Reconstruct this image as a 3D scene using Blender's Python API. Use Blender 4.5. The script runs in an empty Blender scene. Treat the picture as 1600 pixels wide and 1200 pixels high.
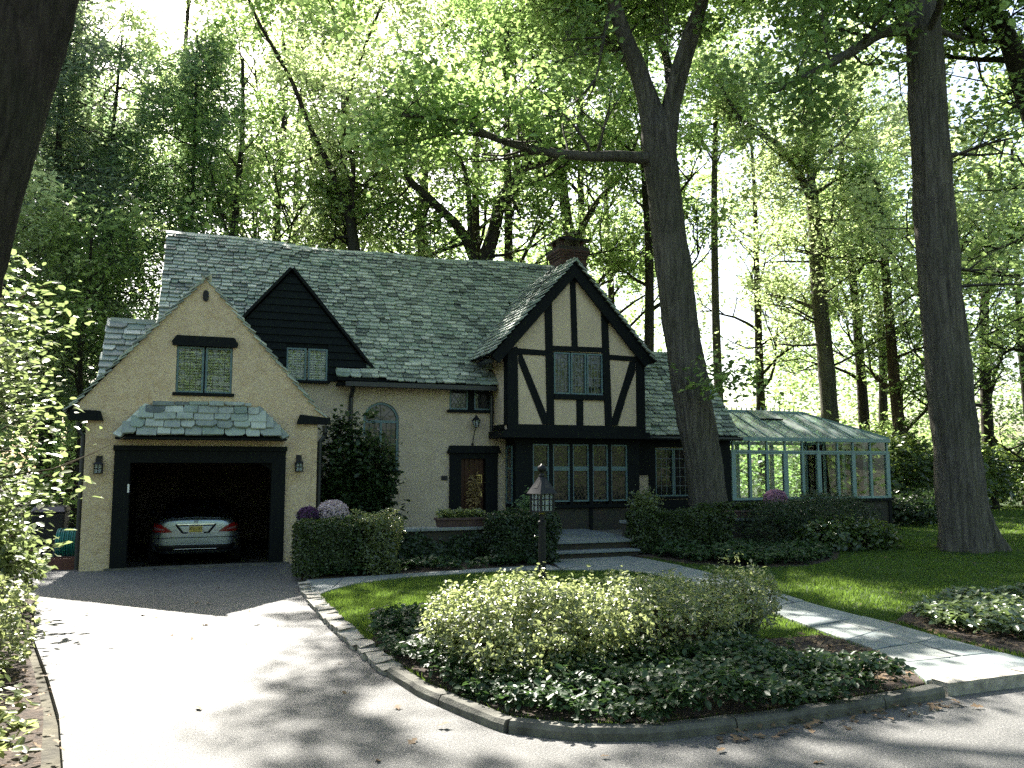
import bpy, bmesh, math, random
import numpy as np
from mathutils import Vector, Matrix
from mathutils.geometry import tessellate_polygon
from mathutils.bvhtree import BVHTree

R = math.radians
sc = bpy.context.scene
COL = sc.collection
rng = np.random.default_rng(7)
rnd = random.Random(11)

# ---------------------------------------------------------------- camera, sky, sun, exposure
cd = bpy.data.cameras.new('camera')
cam = bpy.data.objects.new('camera', cd)
COL.objects.link(cam)
cd.sensor_fit = 'HORIZONTAL'; cd.sensor_width = 36.0
cd.lens = 36.0 * 1290.0 / 1600.0
cd.clip_start = 0.05; cd.clip_end = 2000.0
cam.location = (0, 0, 1.8)
cam.rotation_euler = (R(90 + 5.75), 0, R(-20.2))
sc.camera = cam

SUN_EL, SUN_ROT = R(45.0), R(-3.7)          # behind the house, a little to its left
w = bpy.data.worlds.new('World'); sc.world = w; w.use_nodes = True
nt = w.node_tree
bg = nt.nodes['Background']
sky = nt.nodes.new('ShaderNodeTexSky'); sky.sky_type = 'NISHITA'; sky.sun_disc = False
sky.sun_elevation = SUN_EL; sky.sun_rotation = SUN_ROT; sky.air_density = 1.0; sky.dust_density = 3.0; sky.ozone_density = 0.6
nt.links.new(sky.outputs[0], bg.inputs[0]); bg.inputs[1].default_value = 0.075

to_sun = Vector((math.sin(SUN_ROT) * math.cos(SUN_EL), math.cos(SUN_ROT) * math.cos(SUN_EL), math.sin(SUN_EL)))
sl = bpy.data.lights.new('sun', 'SUN'); sun = bpy.data.objects.new('sun', sl); COL.objects.link(sun)
sl.energy = 5.0; sl.angle = R(0.53); sl.color = (1.0, 0.95, 0.86)
sun.rotation_euler = to_sun.to_track_quat('Z', 'Y').to_euler()
sun.location = (0, 40, 60)

sc.view_settings.view_transform = 'Standard'
sc.view_settings.look = 'None'
sc.view_settings.exposure = 2.45
sc.view_settings.gamma = 1.0
sc.view_settings.use_curve_mapping = False
cy = sc.cycles
cy.max_bounces = 7; cy.diffuse_bounces = 4; cy.glossy_bounces = 4; cy.transmission_bounces = 6; cy.transparent_max_bounces = 12
cy.use_denoising = False          # fine grain, as in the photograph
cy.caustics_reflective = False; cy.caustics_refractive = False
cy.sample_clamp_indirect = 3.0
sc.render.film_transparent = False

# ---------------------------------------------------------------- materials
M = {}
def new_mat(name):
    m = bpy.data.materials.new(name); m.use_nodes = True
    n = m.node_tree; p = n.nodes['Principled BSDF']
    M[name] = m
    return m, n, p
def N(n, t, **kw):
    x = n.nodes.new(t)
    for k, v in kw.items(): setattr(x, k, v)
    return x
def ramp(n, fac, stops):
    r = N(n, 'ShaderNodeValToRGB'); e = r.color_ramp.elements
    while len(e) < len(stops): e.new(0.5)
    for i, (p, c) in enumerate(stops):
        e[i].position = p; e[i].color = (*c, 1) if len(c) == 3 else c
    n.links.new(fac, r.inputs[0]); return r.outputs[0]
def noise(n, scale, detail=6, rough=0.55, vec=None, dist=0.0):
    t = N(n, 'ShaderNodeTexNoise'); t.inputs['Scale'].default_value = scale
    t.inputs['Detail'].default_value = detail; t.inputs['Roughness'].default_value = rough
    t.inputs['Distortion'].default_value = dist
    if vec is not None: n.links.new(vec, t.inputs['Vector'])
    return t.outputs['Fac']
def geo_pos(n):
    return N(n, 'ShaderNodeNewGeometry').outputs['Position']
def bump(n, p, h, strength, dist=0.02):
    b = N(n, 'ShaderNodeBump'); b.inputs['Strength'].default_value = strength; b.inputs['Distance'].default_value = dist
    n.links.new(h, b.inputs['Height']); n.links.new(b.outputs[0], p.inputs['Normal'])
def mixc(n, fac, a, b, mode='MIX'):
    x = N(n, 'ShaderNodeMix', data_type='RGBA', blend_type=mode)
    if isinstance(fac, (int, float)): x.inputs[0].default_value = fac
    else: n.links.new(fac, x.inputs[0])
    for v, i in ((a, 6), (b, 7)):
        if isinstance(v, tuple): x.inputs[i].default_value = (*v, 1)
        else: n.links.new(v, x.inputs[i])
    return x.outputs[2]
def math_(n, op, a, b):
    x = N(n, 'ShaderNodeMath', operation=op)
    for v, i in ((a, 0), (b, 1)):
        if isinstance(v, (int, float)): x.inputs[i].default_value = v
        else: n.links.new(v, x.inputs[i])
    return x.outputs[0]
def scaled(n, v, s):
    x = N(n, 'ShaderNodeMapping'); x.inputs['Scale'].default_value = s
    n.links.new(v, x.inputs['Vector']); return x.outputs[0]

def plain(name, c, rough=0.6, metal=0.0, spec=0.5, var=0.25, scale=8.0, bmp=0.0, bscale=60.0, bdist=0.01):
    m, n, p = new_mat(name)
    g = geo_pos(n)
    a = tuple(v * (1 - var) for v in c); b = tuple(min(1, v * (1 + var)) for v in c)
    n.links.new(ramp(n, noise(n, scale, vec=g), [(0.3, a), (0.7, b)]), p.inputs['Base Color'])
    p.inputs['Roughness'].default_value = rough; p.inputs['Metallic'].default_value = metal
    p.inputs['Specular IOR Level'].default_value = spec
    if bmp: bump(n, p, noise(n, bscale, vec=g), bmp, bdist)
    return m

def stucco(name, base, stain, amount, bmp=0.6):
    m, n, p = new_mat(name)
    g = geo_pos(n)
    big = noise(n, 1.3, 5, 0.6, g, 0.6); mid = noise(n, 3.2, 7, 0.72, g, 1.4); fine = noise(n, 45, 4, 0.6, g)
    c = ramp(n, big, [(0.3, tuple(v * 0.86 for v in base)), (0.7, base)])
    c = mixc(n, ramp(n, mid, [(0.46, (0, 0, 0)), (0.68, (amount,) * 3)]), c, stain)
    strk = noise(n, 1.0, 5, 0.65, scaled(n, g, (7, 7, 0.5)), 0.3)
    c = mixc(n, ramp(n, strk, [(0.56, (0, 0, 0)), (0.75, (amount * 0.55,) * 3)]), c, tuple(v * 0.62 for v in base))
    c = mixc(n, 0.22, c, ramp(n, fine, [(0.35, (0.25, 0.25, 0.22)), (0.65, (0.9, 0.9, 0.85))]), 'OVERLAY')
    n.links.new(c, p.inputs['Base Color']); p.inputs['Roughness'].default_value = 0.9
    p.inputs['Specular IOR Level'].default_value = 0.2
    h = math_(n, 'ADD', noise(n, 9, 5, 0.6, g, 1.5), math_(n, 'MULTIPLY', fine, 0.35))
    bump(n, p, h, bmp, 0.035)
stucco('stucco_garage', (0.66, 0.52, 0.35), (0.40, 0.27, 0.13), 0.5, 0.9)
stucco('stucco_house', (0.55, 0.455, 0.335), (0.36, 0.28, 0.17), 0.45, 0.6)
stucco('stucco_panel', (0.62, 0.50, 0.35), (0.45, 0.35, 0.21), 0.25, 0.25)

def timber(name, c, rough=0.55):
    m, n, p = new_mat(name); g = geo_pos(n)
    gr = noise(n, 1.0, 6, 0.7, scaled(n, g, (22, 22, 4)), 0.4)
    n.links.new(ramp(n, gr, [(0.3, tuple(v * 0.6 for v in c)), (0.75, tuple(v * 1.5 for v in c))]), p.inputs['Base Color'])
    p.inputs['Roughness'].default_value = rough; p.inputs['Specular IOR Level'].default_value = 0.15
    bump(n, p, gr, 0.35, 0.01)
timber('timber', (0.005, 0.0072, 0.0072), 0.7)
timber('clapboard', (0.005, 0.0085, 0.0085), 0.7)
timber('door_wood', (0.05, 0.022, 0.012), 0.4)
plain('trim_teal', (0.085, 0.15, 0.155), 0.45, var=0.12)
plain('conservatory_paint', (0.20, 0.31, 0.30), 0.4, var=0.1)
plain('lead', (0.05, 0.055, 0.055), 0.5, 0.6, var=0.2)
plain('lead_bronze', (0.10, 0.075, 0.045), 0.5, 0.3, var=0.4)
plain('lead_pale', (0.17, 0.2, 0.2), 0.5, 0.0, var=0.2)
plain('gutter', (0.013, 0.016, 0.016), 0.4, var=0.3)
plain('black_iron', (0.010, 0.0105, 0.011), 0.5, 0.0, spec=0.3, var=0.3)
plain('brass', (0.5, 0.38, 0.15), 0.35, 0.9)
plain('white_paint', (0.75, 0.75, 0.72), 0.5, var=0.05)
plain('blind', (0.85, 0.78, 0.5), 0.6, var=0.08)
plain('interior_dark', (0.03, 0.028, 0.025), 0.8)
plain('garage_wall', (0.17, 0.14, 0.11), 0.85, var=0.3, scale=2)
plain('concrete', (0.10, 0.097, 0.08), 0.9, var=0.55, scale=6, bmp=0.7)
plain('kerb_stone', (0.30, 0.28, 0.24), 0.85, var=0.5, scale=9, bmp=0.6, bscale=40)
plain('terracotta', (0.075, 0.042, 0.034), 0.75, var=0.3, bmp=0.3)
plain('hose', (0.02, 0.18, 0.16), 0.4)
plain('red_paint', (0.10, 0.035, 0.025), 0.6)
plain('bin_black', (0.02, 0.022, 0.025), 0.35)
plain('mulch', (0.045, 0.03, 0.02), 0.95, var=0.7, scale=22, bmp=1.0, bscale=45, bdist=0.04)
plain('soil', (0.05, 0.045, 0.028), 0.95, var=0.6, scale=3, bmp=0.8, bscale=12, bdist=0.05)
plain('lawn_soil', (0.03, 0.055, 0.012), 0.95, var=0.5, scale=3.0, bmp=0.6, bscale=60)

# slates: each one a little different
m, n, p = new_mat('slate')
g = geo_pos(n)
gi = N(n, 'ShaderNodeNewGeometry'); oi = N(n, 'ShaderNodeObjectInfo')
rv = math_(n, 'FRACT', math_(n, 'ADD', gi.outputs['Random Per Island'], oi.outputs['Random']), 0)
c = ramp(n, rv, [(0.0, (0.085, 0.105, 0.095)), (0.2, (0.22, 0.255, 0.215)), (0.45, (0.40, 0.435, 0.365)), (0.7, (0.21, 0.275, 0.215)), (1.0, (0.55, 0.575, 0.48))])
lich = noise(n, 7, 7, 0.7, g, 0.8)
c = mixc(n, ramp(n, lich, [(0.5, (0, 0, 0)), (0.72, (0.6,) * 3)]), c, (0.33, 0.36, 0.29))
c = mixc(n, ramp(n, noise(n, 1.6, 5, 0.7, g, 0.5), [(0.52, (0, 0, 0)), (0.75, (0.65,) * 3)]), c, (0.045, 0.06, 0.04))
n.links.new(c, p.inputs['Base Color']); p.inputs['Roughness'].default_value = 0.62
bump(n, p, noise(n, 30, 6, 0.7, scaled(n, g, (1, 1, 1.6)), 0.6), 0.5, 0.012)

# asphalt
m, n, p = new_mat('asphalt'); g = geo_pos(n)
sp = noise(n, 60, 6, 0.85, g); bigv = noise(n, 0.7, 5, 0.6, g, 0.4)
c = ramp(n, bigv, [(0.3, (0.055, 0.056, 0.055)), (0.7, (0.105, 0.102, 0.096))])
c = mixc(n, ramp(n, sp, [(0.5, (0, 0, 0)), (0.62, (0.9,) * 3)]), c, (0.27, 0.26, 0.24))
vo = N(n, 'ShaderNodeTexVoronoi', feature='DISTANCE_TO_EDGE'); vo.inputs['Scale'].default_value = 0.55
wv = N(n, 'ShaderNodeMix', data_type='VECTOR'); wv.inputs[0].default_value = 0.25
nc = N(n, 'ShaderNodeTexNoise'); nc.inputs['Scale'].default_value = 2.0
n.links.new(g, wv.inputs[4]); n.links.new(nc.outputs['Color'], wv.inputs[5]); n.links.new(wv.outputs[1], vo.inputs['Vector'])
n.links.new(g, nc.inputs['Vector'])
c = mixc(n, ramp(n, vo.outputs['Distance'], [(0.0, (0.25,) * 3), (0.004, (0, 0, 0))]), c, (0.03, 0.03, 0.03))
n.links.new(c, p.inputs['Base Color']); p.inputs['Roughness'].default_value = 0.62; p.inputs['Specular IOR Level'].default_value = 0.6
bump(n, p, math_(n, 'ADD', noise(n, 50, 5, 0.85, g), math_(n, 'MULTIPLY', noise(n, 6, 3, 0.5, g), 0.3)), 0.9, 0.02)

# flagstones
m, n, p = new_mat('flagstone'); g = geo_pos(n); oi = N(n, 'ShaderNodeObjectInfo')
c = ramp(n, oi.outputs['Random'], [(0.0, (0.11, 0.14, 0.145)), (0.4, (0.17, 0.20, 0.205)), (0.7, (0.14, 0.165, 0.16)), (1.0, (0.21, 0.225, 0.21))])
c = mixc(n, ramp(n, noise(n, 5, 6, 0.7, g, 0.6), [(0.4, (0, 0, 0)), (0.75, (0.7,) * 3)]), c, (0.23, 0.23, 0.21))
c = mixc(n, ramp(n, noise(n, 2.3, 6, 0.7, g, 1.0), [(0.52, (0, 0, 0)), (0.75, (0.7,) * 3)]), c, (0.075, 0.08, 0.07))
n.links.new(c, p.inputs['Base Color']); p.inputs['Roughness'].default_value = 0.6
bump(n, p, noise(n, 14, 7, 0.7, g, 0.5), 0.45, 0.02)

# brick
def brickmat(name, sx=1.0):
    m, n, p = new_mat(name); g = geo_pos(n)
    sep = N(n, 'ShaderNodeSeparateXYZ'); n.links.new(g, sep.inputs[0])
    cmb = N(n, 'ShaderNodeCombineXYZ')
    n.links.new(math_(n, 'ADD', sep.outputs[0], sep.outputs[1]), cmb.inputs[0]); n.links.new(sep.outputs[2], cmb.inputs[1])
    b = N(n, 'ShaderNodeTexBrick'); n.links.new(cmb.outputs[0], b.inputs['Vector'])
    b.inputs['Scale'].default_value = 1.0; b.inputs['Brick Width'].default_value = 0.21; b.inputs['Row Height'].default_value = 0.075
    b.inputs['Mortar Size'].default_value = 0.008; b.inputs['Bias'].default_value = 0.1
    b.inputs['Color1'].default_value = (0.12, 0.05, 0.032, 1); b.inputs['Color2'].default_value = (0.06, 0.028, 0.022, 1)
    b.inputs['Mortar'].default_value = (0.10, 0.09, 0.075, 1)
    c = mixc(n, 0.45, b.outputs['Color'], ramp(n, noise(n, 12, 5, 0.6, g), [(0.3, (0.25,) * 3), (0.7, (0.95,) * 3)]), 'MULTIPLY')
    n.links.new(c, p.inputs['Base Color']); p.inputs['Roughness'].default_value = 0.85
    bump(n, p, math_(n, 'SUBTRACT', 1.0, b.outputs['Fac']), 0.8, 0.012)
brickmat('brick')
brickmat('brick_mossy')
n = M['brick_mossy'].node_tree; p = n.nodes['Principled BSDF']; src = p.inputs['Base Color'].links[0].from_socket
n.links.new(mixc(n, ramp(n, noise(n, 3, 6, 0.7, geo_pos(n)), [(0.3, (0.35,) * 3), (0.6, (0.95,) * 3)]), src, (0.03, 0.034, 0.022)), p.inputs['Base Color'])

# window glass: dark room behind, sky and trees reflected
m, n, p = new_mat('window_glass')
p.inputs['Base Color'].default_value = (0.012, 0.014, 0.013, 1); p.inputs['Roughness'].default_value = 0.02
p.inputs['Specular IOR Level'].default_value = 0.6
bump(n, p, noise(n, 5, 2, 0.5, geo_pos(n)), 0.12, 0.02)
def thin_glass(name, tint, refl, rough=0.02, dust_glare=0.0):
    m, n, p = new_mat(name); n.nodes.remove(p); out = n.nodes['Material Output']
    t = N(n, 'ShaderNodeBsdfTransparent'); t.inputs[0].default_value = (*tint, 1)
    gl = N(n, 'ShaderNodeBsdfGlossy'); gl.inputs['Roughness'].default_value = rough
    fr = N(n, 'ShaderNodeFresnel'); fr.inputs[0].default_value = refl
    mx = N(n, 'ShaderNodeMixShader'); n.links.new(fr.outputs[0], mx.inputs[0])
    n.links.new(t.outputs[0], mx.inputs[1]); n.links.new(gl.outputs[0], mx.inputs[2]); res = mx.outputs[0]
    if dust_glare:  # white film: dust, and on the roof panes sky glare put into the colour
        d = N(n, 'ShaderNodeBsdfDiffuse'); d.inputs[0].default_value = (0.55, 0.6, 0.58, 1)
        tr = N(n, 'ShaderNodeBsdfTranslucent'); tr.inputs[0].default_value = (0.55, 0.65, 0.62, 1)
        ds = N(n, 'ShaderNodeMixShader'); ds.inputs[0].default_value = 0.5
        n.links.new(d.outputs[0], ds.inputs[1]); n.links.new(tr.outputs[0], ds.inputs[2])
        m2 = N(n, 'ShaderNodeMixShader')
        n.links.new(ramp(n, noise(n, 1.2, 6, 0.7, geo_pos(n), 0.6), [(0.3, (dust_glare * 0.4,) * 3), (0.75, (dust_glare * 1.5,) * 3)]), m2.inputs[0])
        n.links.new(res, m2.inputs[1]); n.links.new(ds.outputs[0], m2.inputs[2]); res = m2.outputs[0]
    n.links.new(res, out.inputs[0])
thin_glass('clear_glass', (0.88, 0.93, 0.91), 1.4)
thin_glass('roof_glass', (0.58, 0.72, 0.70), 1.5, 0.10, 0.65)  # strong white film paints the bright glare on dusty panes
thin_glass('lamp_glass', (0.85, 0.85, 0.8), 1.45, 0.2, 0.8)

def car_paint():
    m, n, p = new_mat('car_paint')
    p.inputs['Base Color'].default_value = (0.30, 0.36, 0.385, 1); p.inputs['Metallic'].default_value = 0.85
    p.inputs['Roughness'].default_value = 0.32; p.inputs['Coat Weight'].default_value = 0.8; p.inputs['Coat Roughness'].default_value = 0.04
car_paint()
plain('car_black', (0.012, 0.012, 0.013), 0.3, var=0.0)
plain('tyre', (0.015, 0.015, 0.015), 0.8)
plain('chrome', (0.8, 0.8, 0.8), 0.12, 1.0, var=0.0)
plain('tail_red', (0.30, 0.012, 0.012), 0.12, var=0.0)
plain('tail_clear', (0.32, 0.16, 0.15), 0.12, var=0.0)
plain('plate_yellow', (0.72, 0.55, 0.12), 0.45, var=0.1)
plain('plate_white', (0.8, 0.8, 0.78), 0.4, var=0.0)

# bark
def bark(name, c, sc_=(9, 9, 1.6), bs=0.9, bd=0.06):
    m, n, p = new_mat(name); g = geo_pos(n)
    v = scaled(n, g, sc_)
    a = noise(n, 1.0, 8, 0.72, v, 1.0); b = noise(n, 0.35, 4, 0.6, g)
    cc = ramp(n, a, [(0.33, tuple(x * 0.35 for x in c)), (0.55, c), (0.8, tuple(x * 1.6 for x in c))])
    cc = mixc(n, ramp(n, b, [(0.45, (0, 0, 0)), (0.7, (0.45,) * 3)]), cc, (0.05, 0.065, 0.03))
    n.links.new(cc, p.inputs['Base Color']); p.inputs['Roughness'].default_value = 0.92; p.inputs['Specular IOR Level'].default_value = 0.2
    bump(n, p, a, bs, bd)
bark('bark_grey', (0.15, 0.135, 0.11), (11, 11, 1.1), 1.0, 0.12)
bark('bark_brown', (0.085, 0.055, 0.035))
bark('bark_dark', (0.055, 0.045, 0.036), (14, 14, 1.7), 1.0, 0.08)
bark('twig', (0.07, 0.05, 0.03), (20, 20, 20), 0.3, 0.01)

# leaves: reflect on one side, let sunlight through to the other
def leafmat(name, c, tc, tw=0.5, rough=0.42, spec=0.5, hue=0.35):
    m, n, p = new_mat(name); out = n.nodes['Material Output']
    gi = N(n, 'ShaderNodeNewGeometry'); g = gi.outputs['Position']; rv = gi.outputs['Random Per Island']
    lo = tuple(v * (1 - hue) for v in c); hi = (c[0] * (1 + hue * 1.4), c[1] * (1 + hue), c[2] * (1 + hue * 0.5))
    f = math_(n, 'ADD', math_(n, 'MULTIPLY', rv, 0.65), math_(n, 'MULTIPLY', noise(n, 0.45, 3, 0.5, g), 0.4))
    n.links.new(ramp(n, f, [(0.15, lo), (0.8, hi)]), p.inputs['Base Color'])
    p.inputs['Roughness'].default_value = rough; p.inputs['Specular IOR Level'].default_value = spec
    t = N(n, 'ShaderNodeBsdfTranslucent')
    n.links.new(ramp(n, f, [(0.15, tuple(v * 0.75 for v in tc)), (0.8, tuple(min(1, v * 1.25) for v in tc))]), t.inputs[0])
    mx = N(n, 'ShaderNodeMixShader'); mx.inputs[0].default_value = tw
    n.links.new(p.outputs[0], mx.inputs[1]); n.links.new(t.outputs[0], mx.inputs[2]); n.links.new(mx.outputs[0], out.inputs[0])
leafmat('leaf_oak', (0.06, 0.105, 0.025), (0.35, 0.50, 0.16), 0.6)
leafmat('leaf_light', (0.085, 0.13, 0.03), (0.51, 0.62, 0.28), 0.6)
leafmat('leaf_blue', (0.055, 0.10, 0.05), (0.30, 0.45, 0.2), 0.55)
leafmat('leaf_spruce', (0.085, 0.125, 0.075), (0.32, 0.42, 0.22), 0.45, 0.4, 0.6)
leafmat('leaf_wood', (0.06, 0.11, 0.022), (0.37, 0.51, 0.17), 0.6)
leafmat('leaf_maple', (0.11, 0.15, 0.06), (0.30, 0.38, 0.14), 0.36, 0.33, 0.9)
leafmat('leaf_box', (0.035, 0.06, 0.02), (0.10, 0.16, 0.03), 0.3, 0.35)
leafmat('leaf_yew', (0.02, 0.042, 0.016), (0.05, 0.09, 0.02), 0.25, 0.4)
leafmat('leaf_azalea', (0.075, 0.105, 0.045), (0.40, 0.46, 0.18), 0.45, 0.3, 0.9)
leafmat('leaf_cover', (0.028, 0.058, 0.026), (0.08, 0.15, 0.04), 0.25, 0.45, 0.32)
leafmat('leaf_cover_sunlit', (0.09, 0.13, 0.065), (0.2, 0.28, 0.09), 0.3, 0.3, 0.8)  # paler copy of the ground cover green, sunlight put into its colour
leafmat('leaf_rhodo', (0.045, 0.08, 0.03), (0.2, 0.28, 0.06), 0.35, 0.3, 0.7)
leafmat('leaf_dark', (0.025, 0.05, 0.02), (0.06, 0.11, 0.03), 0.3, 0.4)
leafmat('grass', (0.045, 0.088, 0.02), (0.15, 0.24, 0.035), 0.5, 0.55, 0.3, 0.3)
leafmat('mum_purple', (0.10, 0.05, 0.13), (0.09, 0.05, 0.12), 0.2, 0.7, 0.2)
leafmat('mum_white', (0.62, 0.52, 0.56), (0.4, 0.32, 0.36), 0.25, 0.7, 0.2, 0.2)
leafmat('mum_pink', (0.42, 0.24, 0.36), (0.3, 0.16, 0.25), 0.25, 0.7, 0.2, 0.2)
leafmat('dead_leaf', (0.15, 0.115, 0.08), (0.10, 0.07, 0.04), 0.25, 0.7, 0.2, 0.5)
leafmat('dried_flower', (0.34, 0.26, 0.13), (0.2, 0.14, 0.05), 0.2, 0.8, 0.2)

# ---------------------------------------------------------------- helpers
def setp(o, label=None, cat=None, group=None, kind=None):
    for k, v in (('label', label), ('category', cat), ('group', group), ('kind', kind)):
        if v: o[k] = v
    return o
def link(name, me, mat=None, parent=None):
    o = bpy.data.objects.new(name, me); COL.objects.link(o)
    if mat is not None and me is not None and not me.materials: me.materials.append(M[mat])
    if parent is not None: o.parent = parent
    return o
def empty(name, loc=(0, 0, 0), label=None, cat=None, group=None):
    o = bpy.data.objects.new(name, None); COL.objects.link(o); o.location = loc; o.empty_display_size = 0.2
    return setp(o, label, cat, group)
def keep_place(o, parent):      # child coordinates given in the world while the parent stands at its base
    q, off = parent, Vector((0, 0, 0))
    while q is not None: off += Vector(q.location); q = q.parent
    o.parent = parent; o.location = Vector(o.location) - off
    return o

class MB:
    def __init__(s): s.v = []; s.f = []
    def add(s, vs, fs):
        b = len(s.v); s.v += [tuple(x) for x in vs]; s.f += [tuple(i + b for i in f) for f in fs]; return s
    def box(s, x0, x1, y0, y1, z0, z1):
        return s.add([(x0, y0, z0), (x1, y0, z0), (x1, y1, z0), (x0, y1, z0), (x0, y0, z1), (x1, y0, z1), (x1, y1, z1), (x0, y1, z1)],
                     [(0, 3, 2, 1), (4, 5, 6, 7), (0, 1, 5, 4), (1, 2, 6, 5), (2, 3, 7, 6), (3, 0, 4, 7)])
    def bar(s, a, b, w, d, up=(0, 0, 1)):      # square bar from a to b
        a, b = Vector(a), Vector(b); t = (b - a).normalized(); u = Vector(up)
        if abs(t.dot(u)) > 0.98: u = Vector((0, 1, 0))
        x = t.cross(u).normalized(); y = x.cross(t).normalized()
        vs = [q + x * (i * w / 2) + y * (j * d / 2) for q in (a, b) for i, j in ((-1, -1), (1, -1), (1, 1), (-1, 1))]
        return s.add(vs, [(0, 3, 2, 1), (4, 5, 6, 7), (0, 1, 5, 4), (1, 2, 6, 5), (2, 3, 7, 6), (3, 0, 4, 7)])
    def prism_xz(s, poly, y0, y1, holes=()):   # polygon in x,z pushed from y0 (front) to y1
        loops = [list(poly)] + [list(h) for h in holes]
        pts = [p for l in loops for p in l]; k = len(pts)
        tris = tessellate_polygon([[Vector((p[0], p[1], 0)) for p in l] for l in loops])
        vs = [(p[0], y0, p[1]) for p in pts] + [(p[0], y1, p[1]) for p in pts]
        fs = []
        for t in tris:
            a, b, c = (Vector(pts[i]) for i in t)
            ccw = (b - a).cross(c - a) > 0
            t = tuple(t) if ccw else tuple(reversed(t))
            fs.append(t); fs.append(tuple(i + k for i in reversed(t)))
        o = 0
        for l in loops:
            q = len(l)
            for i in range(q):
                j = (i + 1) % q; fs.append((o + i, o + k + i, o + k + j, o + j))
            o += q
        return s.add(vs, fs)
    def prism_xy(s, poly, z0, z1):
        k = len(poly); tris = tessellate_polygon([[Vector((p[0], p[1], 0)) for p in poly]])
        vs = [(p[0], p[1], z1) for p in poly] + [(p[0], p[1], z0) for p in poly]; fs = []
        for t in tris:
            a, b, c = (Vector(poly[i]) for i in t)
            t = tuple(t) if (b - a).cross(c - a) > 0 else tuple(reversed(t))
            fs.append(t); fs.append(tuple(i + k for i in reversed(t)))
        for i in range(k):
            j = (i + 1) % k; fs.append((i, j, k + j, k + i))
        return s.add(vs, fs)
    def tube(s, pts, rad, sides=8, cap=True):
        pts = [Vector(p) for p in pts]; k = len(pts); base = len(s.v)
        if not isinstance(rad, (list, tuple)): rad = [rad] * k
        ref = Vector((0.13, 0.97, 0.2)).normalized(); vs = []
        for i in range(k):
            t = (pts[min(i + 1, k - 1)] - pts[max(i - 1, 0)]).normalized()
            x = t.cross(ref)
            if x.length < 0.1: x = t.cross(Vector((1, 0, 0)))
            x.normalize(); y = t.cross(x)
            vs += [pts[i] + (x * math.cos(2 * math.pi * q / sides) + y * math.sin(2 * math.pi * q / sides)) * rad[i] for q in range(sides)]
        fs = [(i * sides + q, i * sides + (q + 1) % sides, (i + 1) * sides + (q + 1) % sides, (i + 1) * sides + q) for i in range(k - 1) for q in range(sides)]
        if cap: fs += [tuple(reversed(range(sides))), tuple((k - 1) * sides + q for q in range(sides))]
        return s.add(vs, fs)
    def lathe(s, c, prof, sides=16):            # profile of (radius, z) round a vertical axis
        vs = [(c[0] + r * math.cos(2 * math.pi * q / sides), c[1] + r * math.sin(2 * math.pi * q / sides), c[2] + z) for r, z in prof for q in range(sides)]
        k = len(prof)
        fs = [(i * sides + q, i * sides + (q + 1) % sides, (i + 1) * sides + (q + 1) % sides, (i + 1) * sides + q) for i in range(k - 1) for q in range(sides)]
        fs += [tuple(reversed(range(sides))), tuple((k - 1) * sides + q for q in range(sides))]
        return s.add(vs, fs)
    def build(s, name, mat, parent=None, smooth=False, bevel=0.0, loc=None):
        me = bpy.data.meshes.new(name); off = Vector(loc) if loc else Vector((0, 0, 0))
        me.from_pydata([tuple(Vector(v) - off) for v in s.v], [], s.f); me.update()
        if smooth: me.polygons.foreach_set('use_smooth', [True] * len(me.polygons))
        o = link(name, me, mat, None)
        if loc: o.location = loc
        if bevel:
            b = o.modifiers.new('b', 'BEVEL'); b.width = bevel; b.segments = 1; b.limit_method = 'ANGLE'
        if parent is not None: keep_place(o, parent)
        return o

def mesh_np(name, V, F, mat=None, smooth=False):
    V = np.ascontiguousarray(V, dtype=np.float32); F = np.ascontiguousarray(F, dtype=np.int32)
    me = bpy.data.meshes.new(name); nf, k = F.shape
    me.vertices.add(len(V)); me.vertices.foreach_set('co', V.ravel())
    me.loops.add(nf * k); me.loops.foreach_set('vertex_index', F.ravel())
    me.polygons.add(nf); me.polygons.foreach_set('loop_start', np.arange(0, nf * k, k, dtype=np.int32))
    me.update(calc_edges=True)
    if smooth: me.polygons.foreach_set('use_smooth', [True] * nf)
    if mat: me.materials.append(M[mat])
    return me
def inside(P, poly):
    x, y = P[:, 0], P[:, 1]; r = np.zeros(len(P), bool); k = len(poly); j = k - 1
    for i in range(k):
        xi, yi = poly[i]; xj, yj = poly[j]
        c = ((yi > y) != (yj > y)) & (x < (xj - xi) * (y - yi) / (yj - yi + 1e-12) + xi)
        r ^= c; j = i
    return r

# ---------------------------------------------------------------- the ground
def sheet(name, poly, z, mat, z0=None, kind='structure', parent=None):
    o = MB().prism_xy(poly, z - 0.3 if z0 is None else z0, z).build(name, mat, parent)
    if kind: o['kind'] = kind
    return o
me = bpy.data.meshes.new('ground'); s_ = 400
g_ = (-s_, -1.9, 1.9, s_); h_ = (-s_, 16.5, 24.2, s_)      # left open under the sunken garage floor
me.from_pydata([(x, y, 0) for y in h_ for x in g_], [], [(j * 4 + i, j * 4 + i + 1, j * 4 + i + 5, j * 4 + i + 4) for j in range(3) for i in range(3) if not (i == 1 and j == 1)])
gnd = link('ground', me, 'soil'); gnd.location.z = -0.06; gnd['kind'] = 'structure'

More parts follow.
